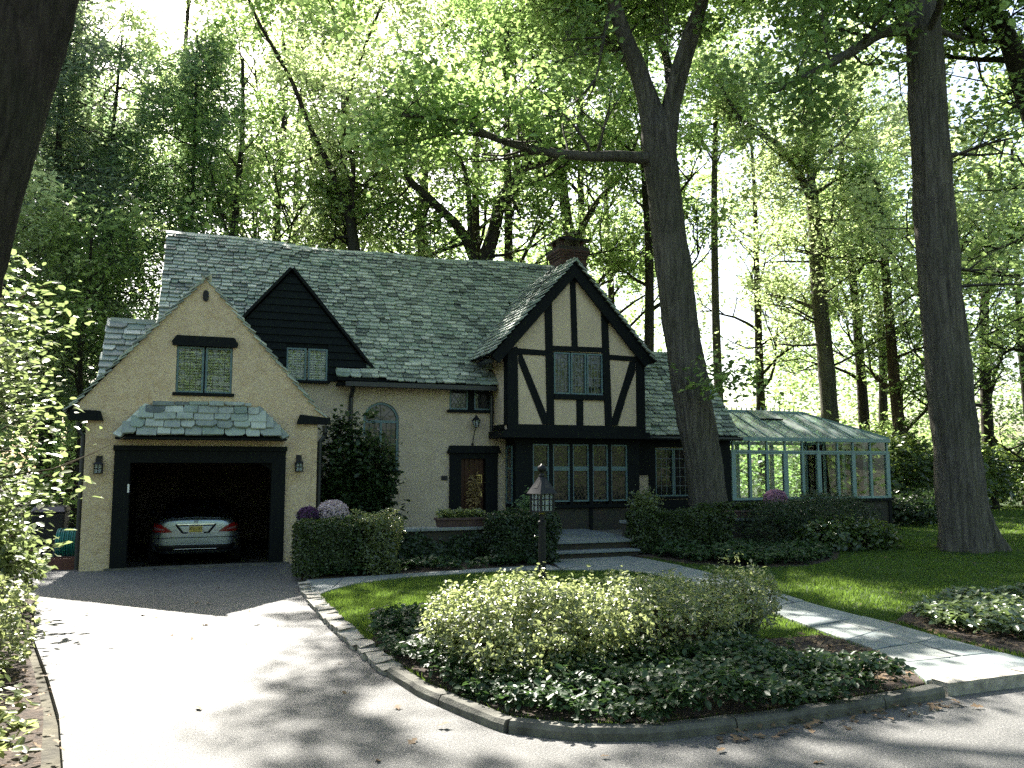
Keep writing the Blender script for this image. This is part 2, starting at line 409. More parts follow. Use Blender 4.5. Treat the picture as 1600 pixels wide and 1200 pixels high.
drive_poly = [(-14, -12), (40, -12), (40, 4.2), (9.5, 4.75), (7.0, 5.12), (5.51, 5.12), (5.2, 5.05), (4.47, 4.99), (3.69, 4.95), (2.84, 4.97), (2.34, 5.16),
              (1.94, 5.5), (1.79, 5.97), (1.62, 6.56), (1.52, 7.3), (1.47, 8.28), (1.39, 9.5), (1.37, 11.05), (1.39, 12.98), (2.0, 13.3), (2.0, 16.3),
              (-2.0, 16.3), (-2.0, 19.5), (-4.6, 19.5), (-3.2, 17.6), (-2.45, 14.6), (-2.0, 12.2), (-1.62, 10.0), (-1.25, 8.4), (-0.95, 7.0), (-0.75, 5.8), (-0.6, 4.4), (-0.9, 3.2), (-14, 2.6)]
sheet('driveway', drive_poly, 0.0, 'asphalt')

# flagged walks: rows of irregular slabs between two edges
def resample(pts, k):
    pts = [Vector((*p, 0)) for p in pts]; L = [0]
    for a, b in zip(pts, pts[1:]): L.append(L[-1] + (b - a).length)
    out = []
    for i in range(k):
        d = L[-1] * i / (k - 1); j = max(0, min(len(pts) - 2, next((q for q in range(len(L) - 1) if L[q + 1] >= d), len(pts) - 2)))
        t = (d - L[j]) / max(1e-6, L[j + 1] - L[j]); out.append(pts[j].lerp(pts[j + 1], t))
    return out
def slab(poly, z, th, parent, name='flagstone', mat='flagstone', gap=0.005):
    c = sum((Vector((*q, 0)) for q in poly), Vector()) / len(poly)
    pts = []
    for q in poly:
        d = Vector((*q, 0)) - c; l = d.length
        d = d * max(0.3, (l - gap - rnd.random() * 0.005) / l); pts.append((d.x, d.y))
    mb = MB().prism_xy(pts, -th, 0.0)
    me = bpy.data.meshes.new(name); me.from_pydata(mb.v, [], mb.f); me.update()
    o = link(name, me, mat); o.location = (c.x, c.y, z + rnd.uniform(-0.004, 0.005))
    o.rotation_euler = (rnd.uniform(-0.006, 0.006), rnd.uniform(-0.006, 0.006), 0)
    b = o.modifiers.new('b', 'BEVEL'); b.width = 0.006; b.segments = 1; b.limit_method = 'ANGLE'
    keep_place(o, parent); return o
def walk(left, right, rows, z, parent, maxsplit=3):
    Ls, Rs = resample(left, rows + 1), resample(right, rows + 1)
    jl = [rnd.uniform(-0.1, 0.1) for _ in range(rows + 1)]
    def at(i, t):
        a, b = Ls[i], Rs[i]
        d = (Ls[min(i + 1, rows)] - Ls[max(i - 1, 0)]).normalized()
        s = (0.14 * math.sin(i * 2.4 + t * 5.0) + jl[i]) * (0 < i < rows)
        p = a.lerp(b, t) + d * s * (t - 0.5); return (p.x, p.y)
    for i in range(rows):
        k = rnd.choice([1, 2, 2, 3][:maxsplit + 1]); cuts = [0] + sorted(min(0.85, max(0.15, (j + 1) / k + rnd.uniform(-0.14, 0.14))) for j in range(k - 1)) + [1]
        for a, b in zip(cuts, cuts[1:]):
            e = rnd.uniform(-0.04, 0.04)
            slab([at(i, a), at(i, b), at(i + 1, b + (e if b < 1 else 0)), at(i + 1, a + (e if a > 0 else 0))], z, 0.05, parent)
PL = [(5.72, 13.05), (6.5, 12.75), (6.87, 12.2), (6.85, 11.0), (6.5, 8.9), (6.2, 7.4), (5.98, 6.3), (5.78, 5.68), (5.52, 5.3)]
PR = [(7.75, 14.6), (7.85, 13.6), (7.88, 12.38), (7.6, 10.4), (7.25, 8.6), (7.18, 7.3), (7.02, 6.3), (7.05, 5.7), (7.0, 5.3)]
fp = sheet('front_path', PL + PR[::-1] + [(6.0, 14.6)], 0.045, 'mulch')
walk(PL, PR, 15, 0.082, fp)
slab([(5.72, 13.1), (7.76, 14.55), (6.1, 14.5)], 0.08, 0.05, fp)
slab([(5.55, 5.12), (6.45, 5.13), (6.42, 5.3), (5.55, 5.29)], 0.10, 0.12, fp, 'edge_stone', 'kerb_stone')
slab([(6.46, 5.13), (7.0, 5.12), (7.0, 5.3), (6.44, 5.3)], 0.10, 0.12, fp, 'edge_stone', 'kerb_stone')
SU = [(1.5, 13.3), (2.1, 13.25), (3.16, 13.5), (4.54, 13.66), (5.8, 13.78)]
SL = [(1.42, 11.6), (1.95, 12.45), (3.08, 13.08), (4.4, 13.22), (5.7, 13.1)]
sp_ = sheet('side_path', SU + SL[::-1], 0.045, 'mulch')
walk(SL, SU, 8, 0.075, sp_, 2)

# lawns and beds, a little above the drive
island = [(1.5, 11.6), (1.98, 12.42), (3.08, 13.06), (4.4, 13.2), (5.68, 13.05), (6.48, 12.72), (6.85, 12.2), (6.83, 11.0), (6.48, 8.9), (6.18, 7.4), (5.97, 6.35), (5.76, 5.7), (5.5, 5.26),
          (5.2, 5.2), (4.47, 5.15), (3.69, 5.11), (2.88, 5.13), (2.44, 5.28), (2.08, 5.58), (1.93, 6.0), (1.77, 6.58), (1.67, 7.32), (1.61, 8.3), (1.53, 9.5), (1.5, 11.0)]
sheet('island_lawn', island, 0.05, 'lawn_soil')
bed_front = [(1.62, 8.5), (1.95, 9.55), (2.5, 9.1), (3.3, 8.2), (4.4, 7.5), (5.3, 7.15), (6.05, 7.1), (5.95, 6.35), (5.74, 5.7), (5.48, 5.28), (5.2, 5.22), (4.47, 5.17), (3.69, 5.13), (2.9, 5.15),
             (2.46, 5.3), (2.1, 5.6), (1.95, 6.02), (1.79, 6.6), (1.69, 7.34)]
sheet('front_bed', bed_front, 0.075, 'mulch')
right_lawn = [(7.86, 14.2), (7.9, 12.38), (7.62, 10.4), (7.27, 8.6), (7.2, 7.3), (7.04, 6.3), (7.07, 5.2), (9.5, 4.9), (40, 4.3), (60, 30), (38, 33), (20, 24), (18.6, 18.4), (12, 15.2)]
sheet('side_lawn', right_lawn, 0.05, 'lawn_soil')
bed_right = [(7.4, 7.5), (7.2, 6.3), (7.15, 5.3), (9.5, 5.0), (12, 5.0), (13, 7.4), (10.6, 8.3), (8.9, 8.3), (8.0, 7.9)]
sheet('side_bed', bed_right, 0.07, 'mulch')
bed_mid = [(8.0, 14.7), (8.2, 13.2), (8.85, 12.2), (10.0, 12.1), (11.3, 12.8), (12.6, 14.2), (14.5, 14.3), (14.6, 15.6), (12, 16.2), (8.3, 15.7)]
sheet('middle_bed', bed_mid, 0.07, 'mulch')
bed_left = [(2.0, 14.9), (1.6, 13.36), (2.1, 13.3), (3.16, 13.54), (4.54, 13.7), (5.8, 13.82), (6.0, 14.7), (3.4, 15.2)]
sheet('terrace_bed', bed_left, 0.06, 'mulch')
bed_drive = [(-2.1, 13.0), (-1.72, 10.0), (-1.35, 8.4), (-1.05, 7.0), (-0.87, 5.8), (-0.75, 4.4), (-1.0, 3.4), (-12, 2.8), (-12, 16), (-3.4, 16.6)]
sheet('drive_bed', bed_drive, 0.015, 'mulch')

# kerb: granite setts along the drive, then long concrete lengths
kerb = empty('kerb', (1.5, 8, 0)); kerb['kind'] = 'structure'
kp = [(1.42, 12.95), (1.41, 11.05), (1.44, 9.5), (1.52, 8.28), (1.58, 7.3)]
pts = resample(kp, 27)
for i, (a, b) in enumerate(zip(pts, pts[1:])):
    d = (b - a).normalized(); nn = Vector((-d.y, d.x, 0)); wd = 0.085 + rnd.uniform(-0.012, 0.012)
    q = [a + d * 0.008 + nn * wd, a + d * 0.008 - nn * wd, b - d * 0.008 - nn * wd, b - d * 0.008 + nn * wd]
    o = slab([(v.x + rnd.uniform(-0.01, 0.01), v.y + rnd.uniform(-0.01, 0.01)) for v in q], 0.07 + rnd.uniform(-0.015, 0.02), 0.2, kerb, 'kerb_stone', 'kerb_stone', 0.006)
    o.rotation_euler = (rnd.uniform(-0.05, 0.05), rnd.uniform(-0.06, 0.06), rnd.uniform(-0.03, 0.03)); o.modifiers[0].width = 0.02
kp2 = [(1.59, 7.27), (1.69, 6.57), (1.86, 5.98), (2.01, 5.54), (2.39, 5.22), (2.86, 5.05), (3.69, 5.03), (4.47, 5.07), (5.2, 5.13), (5.5, 5.18)]
pts = resample(kp2, 49)
for s0, s1 in ((0, 9), (9, 16), (16, 30), (30, 42), (42, 48)):
    mb = MB(); seg = pts[s0:s1 + 1]; prof = [(-0.07, -0.2), (-0.07, 0.05), (-0.05, 0.08), (0.045, 0.08), (0.068, 0.06), (0.068, -0.2)]; vs = []
    for i, p_ in enumerate(seg):
        t = (seg[min(i + 1, len(seg) - 1)] - seg[max(i - 1, 0)]).normalized(); nn = Vector((-t.y, t.x, 0))
        off = t * (0.006 if i == 0 else -0.006 if i == len(seg) - 1 else 0)
        vs += [tuple(p_ + off + nn * a + Vector((0, 0, b + rnd.uniform(-0.004, 0.004)))) for a, b in prof]
    k = len(prof)
    fs = [(i * k + j, i * k + (j + 1) % k, (i + 1) * k + (j + 1) % k, (i + 1) * k + j) for i in range(len(seg) - 1) for j in range(k)]
    fs += [tuple(reversed(range(k))), tuple((len(seg) - 1) * k + j for j in range(k))]
    mb.add(vs, fs); mb.build('kerb_length', 'concrete', kerb)

# terrace, steps and its low wall
terr = sheet('terrace', [(2.0, 15.2), (6.0, 15.0), (8.2, 15.35), (12.9, 15.9), (12.9, 19), (2.0, 19)], 0.31, 'concrete', -0.1)
def row(x0, x1, y0, y1, k, z):
    xs = [x0] + sorted(x0 + (x1 - x0) * (j + 1) / k + rnd.uniform(-0.1, 0.1) for j in range(k - 1)) + [x1]
    for a, b in zip(xs, xs[1:]): slab([(a, y0 + rnd.uniform(0, .02)), (b, y0), (b, y1), (a, y1)], z, 0.045, terr)
for j in range(6): row(6.0, 8.4, 15.12 + j * 0.48, 15.12 + (j + 1) * 0.48, 3 + j % 2, 0.352)
st = empty('entrance_steps', (7.1, 14.9, 0)); st['kind'] = 'structure'
MB().box(6.02, 8.1, 14.75, 15.16, -0.1, 0.14).build('riser', 'brick_mossy', st)
MB().box(6.02, 8.2, 15.06, 15.4, -0.1, 0.30).build('riser', 'brick_mossy', st)
for x0, x1 in ((6.0, 6.9), (6.91, 8.12)): MB().box(x0, x1, 14.70, 15.08, 0.14, 0.185).build('tread', 'flagstone', st, bevel=0.006)
for x0, x1 in ((6.0, 7.35), (7.36, 8.22)): MB().box(x0, x1, 15.0, 15.14, 0.302, 0.352).build('tread', 'flagstone', st, bevel=0.006)

tw = empty('terrace_wall', (4.2, 14.9, 0), 'low dark brick terrace wall with stone cap beside the box hedge', 'wall')
MB().box(2.6, 5.95, 14.95, 15.2, -0.05, 0.63).build('wall_body', 'brick_mossy', tw)
for x0, x1 in ((2.56, 3.7), (3.71, 4.8), (4.81, 5.99)): MB().box(x0, x1, 14.89, 15.26, 0.63, 0.69).build('cap_stone', 'flagstone', tw, bevel=0.008)
tw2 = empty('terrace_wall', (10.2, 15.4, 0), 'low brick terrace wall behind the hedge and yew, right of the steps', 'wall')
MB().box(8.3, 12.8, 15.55, 15.8, -0.05, 0.62).build('wall_body', 'brick_mossy', tw2)
for x0, x1 in ((8.26, 9.8), (9.81, 11.3), (11.31, 12.84)): MB().box(x0, x1, 15.5, 15.86, 0.62, 0.68).build('cap_stone', 'flagstone', tw2, bevel=0.008)

# ---------------------------------------------------------------- the house
H = empty('house', (4.0, 17.5, 0), 'storybook house with cream stucco, dark half timbering, slate roof and open garage', 'house')
def wall(name, poly, y0, y1, mat, holes=()): return MB().prism_xz(poly, y0, y1, holes).build(name, mat, H)
GF = 16.24                         # front of the garage
wall('garage_wall', [(-2.02, -0.1), (-1.52, -0.1), (-1.52, 2.16), (1.38, 2.16), (1.38, -0.1), (1.98, -0.1), (1.98, 2.72), (2.16, 2.74), (-0.13, 5.35), (-2.26, 2.80), (-2.02, 2.80)],
     GF, GF + 0.25, 'stucco_garage', [[(-0.59, 3.16), (0.39, 3.16), (0.39, 4.03), (-0.59, 4.03)]])
MB().box(-2.02, -1.78, GF + 0.25, 24.5, -0.1, 2.75).build('side_wall', 'stucco_garage', H)
MB().box(1.74, 1.98, GF + 0.25, 18.6, -0.1, 2.72).build('side_wall', 'stucco_garage', H)
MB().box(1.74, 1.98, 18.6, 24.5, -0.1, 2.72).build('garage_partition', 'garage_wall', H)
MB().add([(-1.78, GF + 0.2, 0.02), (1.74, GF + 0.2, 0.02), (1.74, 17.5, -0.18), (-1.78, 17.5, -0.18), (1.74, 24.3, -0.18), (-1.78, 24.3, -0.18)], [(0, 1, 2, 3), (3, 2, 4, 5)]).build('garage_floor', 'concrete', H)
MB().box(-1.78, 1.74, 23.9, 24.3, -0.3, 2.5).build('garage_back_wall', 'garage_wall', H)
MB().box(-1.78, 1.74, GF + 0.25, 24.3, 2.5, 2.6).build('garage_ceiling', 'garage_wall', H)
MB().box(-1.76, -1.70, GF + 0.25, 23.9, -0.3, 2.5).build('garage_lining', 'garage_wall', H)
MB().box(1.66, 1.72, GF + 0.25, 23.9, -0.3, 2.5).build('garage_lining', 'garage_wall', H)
# garage door surround
MB().prism_xz([(-1.56, 2.10), (1.42, 2.10), (1.42, 2.185), (-1.56, 2.185)], GF - 0.09, GF + 0.02).build('drip_moulding', 'timber', H)
MB().box(-1.54, 1.40, GF - 0.05, GF + 0.22, 1.88, 2.10).build('garage_lintel', 'timber', H)
MB().box(-1.54, -1.28, GF - 0.05, GF + 0.22, 0.0, 1.88).build('jamb', 'timber', H)
MB().box(1.15, 1.40, GF - 0.05, GF + 0.22, 0.0, 1.88).build('jamb', 'timber', H)
for sx, x in ((-1, 1.15),):
    arc = [(x, 1.88), (x, 1.66)] + [(x + sx * (0.2 - 0.2 * math.cos(a * math.pi / 16)), 1.66 + 0.18 * math.sin(a * math.pi / 16)) for a in range(1, 8)] + [(x + sx * 0.24, 1.88)]
    if sx > 0: arc = arc[::-1]
    MB().prism_xz(arc, GF + 0.06, GF + 0.14).build('knee_brace', 'timber', H)
MB().box(-1.62, -1.26, GF - 0.08, GF + 0.1, -0.05, 0.035).build('plinth_block', 'concrete', H)
MB().box(1.13, 1.5, GF - 0.08, GF + 0.1, -0.05, 0.035).build('plinth_block', 'concrete', H)
MB().box(-1.26, 1.13, GF - 0.16, GF + 0.2, -0.05, 0.02).build('threshold', 'concrete', H)
MB().box(-1.305, -1.275, GF - 0.075, GF - 0.045, 1.35, 1.50).build('door_strip', 'white_paint', H)
# eaves blocks, vent
MB().prism_xz([(-2.30, 2.62), (-1.74, 2.62), (-1.80, 2.79), (-2.26, 2.81)], GF - 0.1, GF + 0.12).build('eaves_block', 'timber', H)
MB().prism_xz([(1.58, 2.62), (2.22, 2.62), (2.20, 2.74), (1.64, 2.80)], GF - 0.1, GF + 0.12).build('eaves_block', 'timber', H)
ov = [(-0.125 + 0.052 * math.cos(a * math.pi / 8), 4.985 + 0.105 * math.copysign(abs(math.sin(a * math.pi / 8)) ** 0.6, math.sin(a * math.pi / 8))) for a in range(16)]
MB().prism_xz(ov, GF - 0.03, GF + 0.02).build('vent', 'black_iron', H)

def clip_line(x0, x1, z0, z1, px, pz, m):
    r = []
    for x in (x0, x1):
        z = pz + m * (x - px)
        if z0 <= z <= z1: r.append((x, z))
    for z in (z0, z1):
        x = px + (z - pz) / m
        if x0 < x < x1: r.append((x, z))
    return r[:2] if len(r) >= 2 else None
def window(name, lights, z0, z1, y, lattice, sill=True, mat='trim_teal', glass='window_glass', fw=0.035, blind=False, label=None, lead='lead', depth=0.07):
    """lights: x ranges; lattice: ('rect', cols, rows) or ('diamond', dx, dz)"""
    mb = MB(); x0, x1 = lights[0][0], lights[-1][1]
    for a, b in lights:
        mb.box(a, a + fw, y, y + depth, z0, z1); mb.box(b - fw, b, y, y + depth, z0, z1)
        mb.box(a + fw, b - fw, y, y + depth, z0, z0 + fw); mb.box(a + fw, b - fw, y, y + depth, z1 - fw, z1)
    wn = mb.build(name, mat, H)
    if label: wn['label'] = label
    ld = MB()
    for a, b in lights:
        u0, u1, v0, v1 = a + fw, b - fw, z0 + fw, z1 - fw
        MB().box(u0 - 0.005, u1 + 0.005, y + 0.042, y + 0.048, v0 - 0.005, v1 + 0.005).build('pane', glass, wn)
        if lattice[0] == 'rect':
            _, c, r = lattice
            for i in range(1, c): x = u0 + (u1 - u0) * i / c; ld.box(x - 0.0045, x + 0.0045, y + 0.03, y + 0.044, v0, v1)
            for j in range(1, r): z = v0 + (v1 - v0) * j / r; ld.box(u0, u1, y + 0.032, y + 0.046, z - 0.0045, z + 0.0045)
        else:
            _, dx, dz = lattice; m_ = dz / dx; k = int((v1 - v0) / dz + (u1 - u0) / dx) + 2
            for j in range(-k, k):
                for s, yy in ((1, 0.036), (-1, 0.039)):
                    q = clip_line(u0, u1, v0, v1, u0 if s > 0 else u1, v0 + j * dz, m_ * s)
                    if q: ld.bar((q[0][0], y + yy, q[0][1]), (q[1][0], y + yy, q[1][1]), 0.009, 0.006, (0, 1, 0))
    ld.build('leading', lead, wn)
    if blind:
        bl = MB()
        k = int((z1 - z0) / 0.055)
        for i in range(k):
            z = z0 + 0.03 + i * 0.055; bl.add([(x0, y + 0.10, z), (x1, y + 0.10, z), (x1, y + 0.125, z + 0.045), (x0, y + 0.125, z + 0.045)], [(0, 1, 2, 3)])
        bl.build('blind', 'blind', wn)
        MB().box(x0 - 0.05, x1 + 0.05, y + 0.2, y + 0.25, z0, z1).build('room_behind', 'interior_dark', wn)
    if sill: MB().box(x0 - 0.05, x1 + 0.05, y - 0.07, y + 0.05, z0 - 0.06, z0).build('sill', 'timber', wn, bevel=0.006)
    return wn
window('window', [(-0.585, -0.115), (-0.085, 0.385)], 3.165, 4.02, GF + 0.03, ('rect', 4, 7), glass='clear_glass', blind=True)
MB().box(-0.115, -0.085, GF + 0.03, GF + 0.1, 3.165, 4.02).build('mullion', 'timber', H)
MB().prism_xz([(-0.66, 4.03), (0.46, 4.03), (0.48, 4.10), (0.40, 4.215), (-0.60, 4.215), (-0.68, 4.10)], GF - 0.06, GF + 0.05).build('window_lintel', 'timber', H)
for sx in (-1, 1):
    MB().bar((-0.10 + sx * 0.05, GF - 0.03, 3.55), (-0.10 + sx * 0.13, GF - 0.02, 3.60), 0.014, 0.01).bar((-0.10 + sx * 0.05, GF - 0.03, 3.55), (-0.10 + sx * 0.05, GF + 0.035, 3.55), 0.012, 0.01).build('window_latch', 'black_iron', H)

# main front wall
MW = 18.6
arch = [(3.27, 1.73), (4.09, 1.73)] + [(3.68 + 0.41 * math.cos(a * math.pi / 16), 2.86 + 0.41 * math.sin(a * math.pi / 16)) for a in range(17)]
wall('front_wall', [(1.98, -0.1), (6.75, -0.1), (6.75, 3.75), (1.98, 3.75)], MW, MW + 0.25, 'stucco_house',
     [arch, [(5.28, 3.14), (6.34, 3.14), (6.34, 3.64), (5.28, 3.64)], [(5.36, 0.3), (6.40, 0.3), (6.40, 2.16), (5.36, 2.16)]])
MB().box(-0.3, 1.98, MW + 0.01, MW + 0.2, 2.62, 3.70).build('inner_wall', 'stucco_house', H)
# arched window
aw = MB()
def arch_ring(r0, r1, y0, y1, mb, cx=3.68, cz=2.86, k=16):
    for i in range(k):
        a, b = math.pi * i / k, math.pi * (i + 1) / k
        q = [(cx + r * math.cos(t), cz + r * math.sin(t)) for r, t in ((r0, a), (r1, a), (r1, b), (r0, b))]
        mb.prism_xz(q, y0, y1)
arch_ring(0.355, 0.41, MW + 0.03, MW + 0.11, aw)
aw.box(3.27, 3.325, MW + 0.03, MW + 0.11, 1.73, 2.86).box(4.035, 4.09, MW + 0.03, MW + 0.11, 1.73, 2.86)
aw.box(3.325, 4.035, MW + 0.03, MW + 0.11, 1.73, 1.79).box(3.325, 4.035, MW + 0.035, MW + 0.105, 2.80, 2.86).box(3.655, 3.705, MW + 0.035, MW + 0.105, 1.79, 2.80)
AW = aw.build('arched_window', 'trim_teal', H)
MB().prism_xz([(3.31, 1.75), (4.05, 1.75)] + [(3.68 + 0.37 * math.cos(a * math.pi / 16), 2.86 + 0.37 * math.sin(a * math.pi / 16)) for a in range(17)], MW + 0.075, MW + 0.08).build('pane', 'window_glass', AW)
ld = MB()
for u0, u1 in ((3.325, 3.655), (3.705, 4.035)):
    for i in range(1, 3): x = u0 + (u1 - u0) * i / 3; ld.box(x - 0.006, x + 0.006, MW + 0.062, MW + 0.076, 1.79, 2.80)
    for j in range(1, 6): z = 1.79 + 1.01 * j / 6; ld.box(u0, u1, MW + 0.064, MW + 0.077, z - 0.006, z + 0.006)
for a in (45, 90, 135): ld.bar((3.68, MW + 0.068, 2.86), (3.68 + 0.355 * math.cos(R(a)), MW + 0.068, 2.86 + 0.355 * math.sin(R(a))), 0.012, 0.012, (0, 1, 0))
ld.build('leading', 'lead', AW)
MB().box(3.22, 4.14, MW - 0.07, MW + 0.05, 1.66, 1.73).build('sill', 'timber', AW, bevel=0.006)
# small lattice windows under the eaves
window('window', [(5.29, 5.74)], 3.15, 3.63, MW + 0.02, ('diamond', 0.10, 0.15), sill=False)
window('window', [(5.89, 6.33)], 3.15, 3.63, MW + 0.02, ('diamond', 0.10, 0.15), sill=False)
MB().box(5.74, 5.89, MW + 0.0, MW + 0.12, 3.14, 3.64).build('mullion_post', 'timber', H)
MB().box(5.22, 6.40, MW - 0.08, MW + 0.04, 3.075, 3.14).build('sill', 'timber', H, bevel=0.008)
# front door
MB().prism_xz([(5.22, 2.13), (6.53, 2.13), (6.46, 2.30), (5.29, 2.30)], MW - 0.14, MW + 0.02).build('door_lintel', 'timber', H)
MB().box(5.29, 5.56, MW - 0.07, MW + 0.2, 0.31, 2.13).build('door_jamb', 'timber', H)
MB().box(6.16, 6.46, MW - 0.07, MW + 0.2, 0.31, 2.13).build('door_jamb', 'timber', H)
MB().box(5.56, 6.16, MW - 0.06, MW + 0.2, 2.0, 2.13).build('door_head', 'timber', H)
dr = MB().box(5.56, 6.16, MW + 0.1, MW + 0.16, 0.33, 2.0).build('front_door', 'door_wood', H)
for i in range(5): x = 5.56 + 0.12 * i; MB().box(x + 0.004, x + 0.116, MW + 0.075, MW + 0.10, 0.34, 1.99).build('plank', 'door_wood', dr, bevel=0.004)
gr = MB().box(5.98, 6.11, MW + 0.06, MW + 0.076, 1.42, 1.44).box(5.98, 6.11, MW + 0.06, MW + 0.076, 1.60, 1.62).box(5.98, 6.0, MW + 0.06, MW + 0.076, 1.44, 1.60).box(6.09, 6.11, MW + 0.06, MW + 0.076, 1.44, 1.60).box(6.035, 6.045, MW + 0.062, MW + 0.074, 1.44, 1.60).box(6.0, 6.09, MW + 0.063, MW + 0.073, 1.515, 1.525)
gr.build('peephole_grille', 'brass', dr); MB().box(6.06, 6.10, MW + 0.03, MW + 0.076, 1.12, 1.24).build('handle', 'brass', dr)
MB().box(5.10, 5.24, MW - 0.03, MW + 0.01, 1.50, 1.60).build('plaque', 'black_iron', H)

# dark boarded gable over the front wall
DA, DZ, DS = 1.62, 6.13, 1.19       # apex x, apex height, slope
wall('gable_backing', [(-0.3, 3.70), (3.45, 3.70), (3.45, 3.92), (DA, DZ - 0.06), (-0.2, 3.95)], MW - 0.02, MW + 0.2, 'clapboard', [[(1.56, 3.74), (2.44, 3.74), (2.44, 4.42), (1.56, 4.42)]])
z = 3.70; i = 0
while z < DZ - 0.1:
    h = 0.165; zt = min(z + h, DZ - 0.08)
    def xr(zz): return min((DZ - 0.03 - zz) / DS, 1.9)
    l0, r0, l1, r1 = DA - xr(z), DA + xr(z), DA - xr(zt), DA + xr(zt)
    spans = [(l0, r0, l1, r1)]
    if z < 4.42: spans = [(l0, 1.55, l1, 1.55), (2.45, r0, 2.45, r1)]
    for a, b, c, d in spans:
        if b - a < 0.05: continue
        MB().add([(a, MW - 0.085, z), (b, MW - 0.085, z), (b, MW - 0.03, z), (a, MW - 0.03, z), (c, MW - 0.045, zt + 0.02), (d, MW - 0.045, zt + 0.02), (d, MW - 0.022, zt + 0.02), (c, MW - 0.022, zt + 0.02)],
                 [(0, 3, 2, 1), (4, 5, 6, 7), (0, 1, 5, 4), (1, 2, 6, 5), (2, 3, 7, 6), (3, 0, 4, 7)]).build('board', 'clapboard', H)
    z += h; i += 1
window('window', [(1.56, 1.98), (2.02, 2.44)], 3.70, 4.41, MW - 0.08, ('rect', 4, 6), glass='clear_glass', blind=True, depth=0.09, lead='lead_pale')

# jettied half-timbered bay
JF, JX0, JX1, JZ = 17.6, 6.37, 9.88, 2.66
APX, APZ, GS = 7.99, 6.62, 1.10
wall('bay_gable_wall', [(JX0, JZ), (JX1, JZ), (JX1, 4.45), (APX, APZ - 0.12), (JX0, 4.62)], JF, JF + 0.2, 'stucco_panel', [[(7.50, 3.50), (8.80, 3.50), (8.80, 4.50), (7.50, 4.50)]])
MB().box(JX0, JX0 + 0.2, JF + 0.2, 18.9, JZ, 4.5).build('bay_side_wall', 'stucco_panel', H)
MB().box(JX1 - 0.2, JX1, JF + 0.2, 18.9, JZ, 4.4).build('bay_side_wall', 'stucco_panel', H)
def tb(poly, d=0.035, name='timber'): return MB().prism_xz(poly, JF - d, JF + 0.03).build(name, 'timber', H)
tb([(6.36, 2.7), (6.62, 2.7), (6.60, 4.56), (6.36, 4.5)], 0.04); tb([(9.66, 2.7), (9.89, 2.7), (9.89, 4.4), (9.67, 4.6)], 0.04)
tb([(7.33, 2.78), (7.51, 2.78), (7.46, 5.82), (7.28, 5.62)]); tb([(8.82, 2.78), (9.0, 2.78), (8.92, 5.40), (8.74, 5.60)])
tb([(6.60, 4.38), (7.30, 4.38), (7.30, 4.50), (6.60, 4.52)], 0.03); tb([(7.47, 4.50), (8.77, 4.52), (8.77, 4.64), (7.47, 4.62)], 0.03); tb([(8.95, 4.36), (9.67, 4.34), (9.67, 4.46), (8.95, 4.48)], 0.03)
tb([(7.97, 4.62), (8.12, 4.62), (8.07, 6.4), (7.93, 6.4)], 0.028)
tb([(8.08, 2.78), (8.25, 2.78), (8.25, 3.38), (8.08, 3.38)], 0.028)
tb([(7.51, 3.37), (8.82, 3.37), (8.82, 3.495), (7.51, 3.495)], 0.06, 'window_rail')
tb([(6.63, 4.20), (6.63, 4.375), (6.72, 4.375), (7.02, 3.7), (7.325, 3.0), (7.325, 2.785), (7.22, 2.785), (6.9, 3.55)], 0.025, 'brace')
tb([(9.65, 4.335), (9.65, 4.12), (9.43, 3.6), (9.15, 2.785), (9.01, 2.785), (9.01, 2.95), (9.3, 3.75), (9.5, 4.335)], 0.025, 'brace')
tb([(6.36, 2.63), (9.89, 2.63), (9.89, 2.775), (6.36, 2.775)], 0.045, 'sill_beam')
MB().box(6.24, 9.98, JF - 0.09, MW - 0.03, 2.47, 2.628).build('jetty_beam', 'timber', H)
MB().box(6.345, 6.372, JF + 0.04, JF + 0.2, JZ + 0.1, 4.5).box(6.345, 6.372, JF + 0.2, MW - 0.1, JZ, JZ + 0.12).build('side_timber', 'timber', H)
# bargeboards
for sx, ex, ez in ((-1, 5.93, 4.30), (1, 10.03, 4.36)):
    d = Vector((ex - APX, ez - APZ)); nn = Vector((-d.y, d.x)).normalized() * (0.24 if sx < 0 else -0.24)
    a, b = Vector((APX, APZ)), Vector((ex, ez))
    if nn.y > 0: nn = -nn
    bot = Vector((APX, APZ - 0.24 * math.hypot(1, 1 / GS) * GS))
    poly = [tuple(a), tuple(bot), tuple(b + nn), tuple(b)]
    if sx > 0: poly = poly[::-1]
    MB().prism_xz(poly, JF - 0.16, JF - 0.10).build('bargeboard', 'timber', H)
window('window', [(7.52, 7.93), (7.955, 8.345), (8.37, 8.78)], 3.50, 4.48, JF + 0.0, ('rect', 4, 5), sill=False, lead='lead_pale')
# ground floor of the bay
BF = 17.95
lx = [(7.11, 7.53), (7.62, 8.06), (8.13, 8.56), (8.65, 9.07), (9.14, 9.59)]
for a, b in lx:
    window('bay_light', [(a, b)], 1.78, 2.34, BF + 0.0, ('diamond', 0.10, 0.17), sill=False, lead='lead_bronze')
    window('bay_light', [(a, b)], 0.99, 1.75, BF + 0.0, ('diamond', 0.10, 0.17), sill=False, lead='lead_bronze')
for a, b in [(6.68, 7.11), (7.53, 7.62), (8.06, 8.13), (8.56, 8.65), (9.07, 9.14), (9.59, 9.9)]:
    MB().box(a, b, BF - 0.03, BF + 0.15, 0.92, 2.36).build('bay_post', 'timber', H)
MB().box(7.11, 9.59, BF - 0.005, BF + 0.1, 1.75, 1.78).build('transom', 'trim_teal', H)
MB().box(6.66, 9.92, BF - 0.04, BF + 0.15, 2.36, 2.47).build('bay_head', 'timber', H)
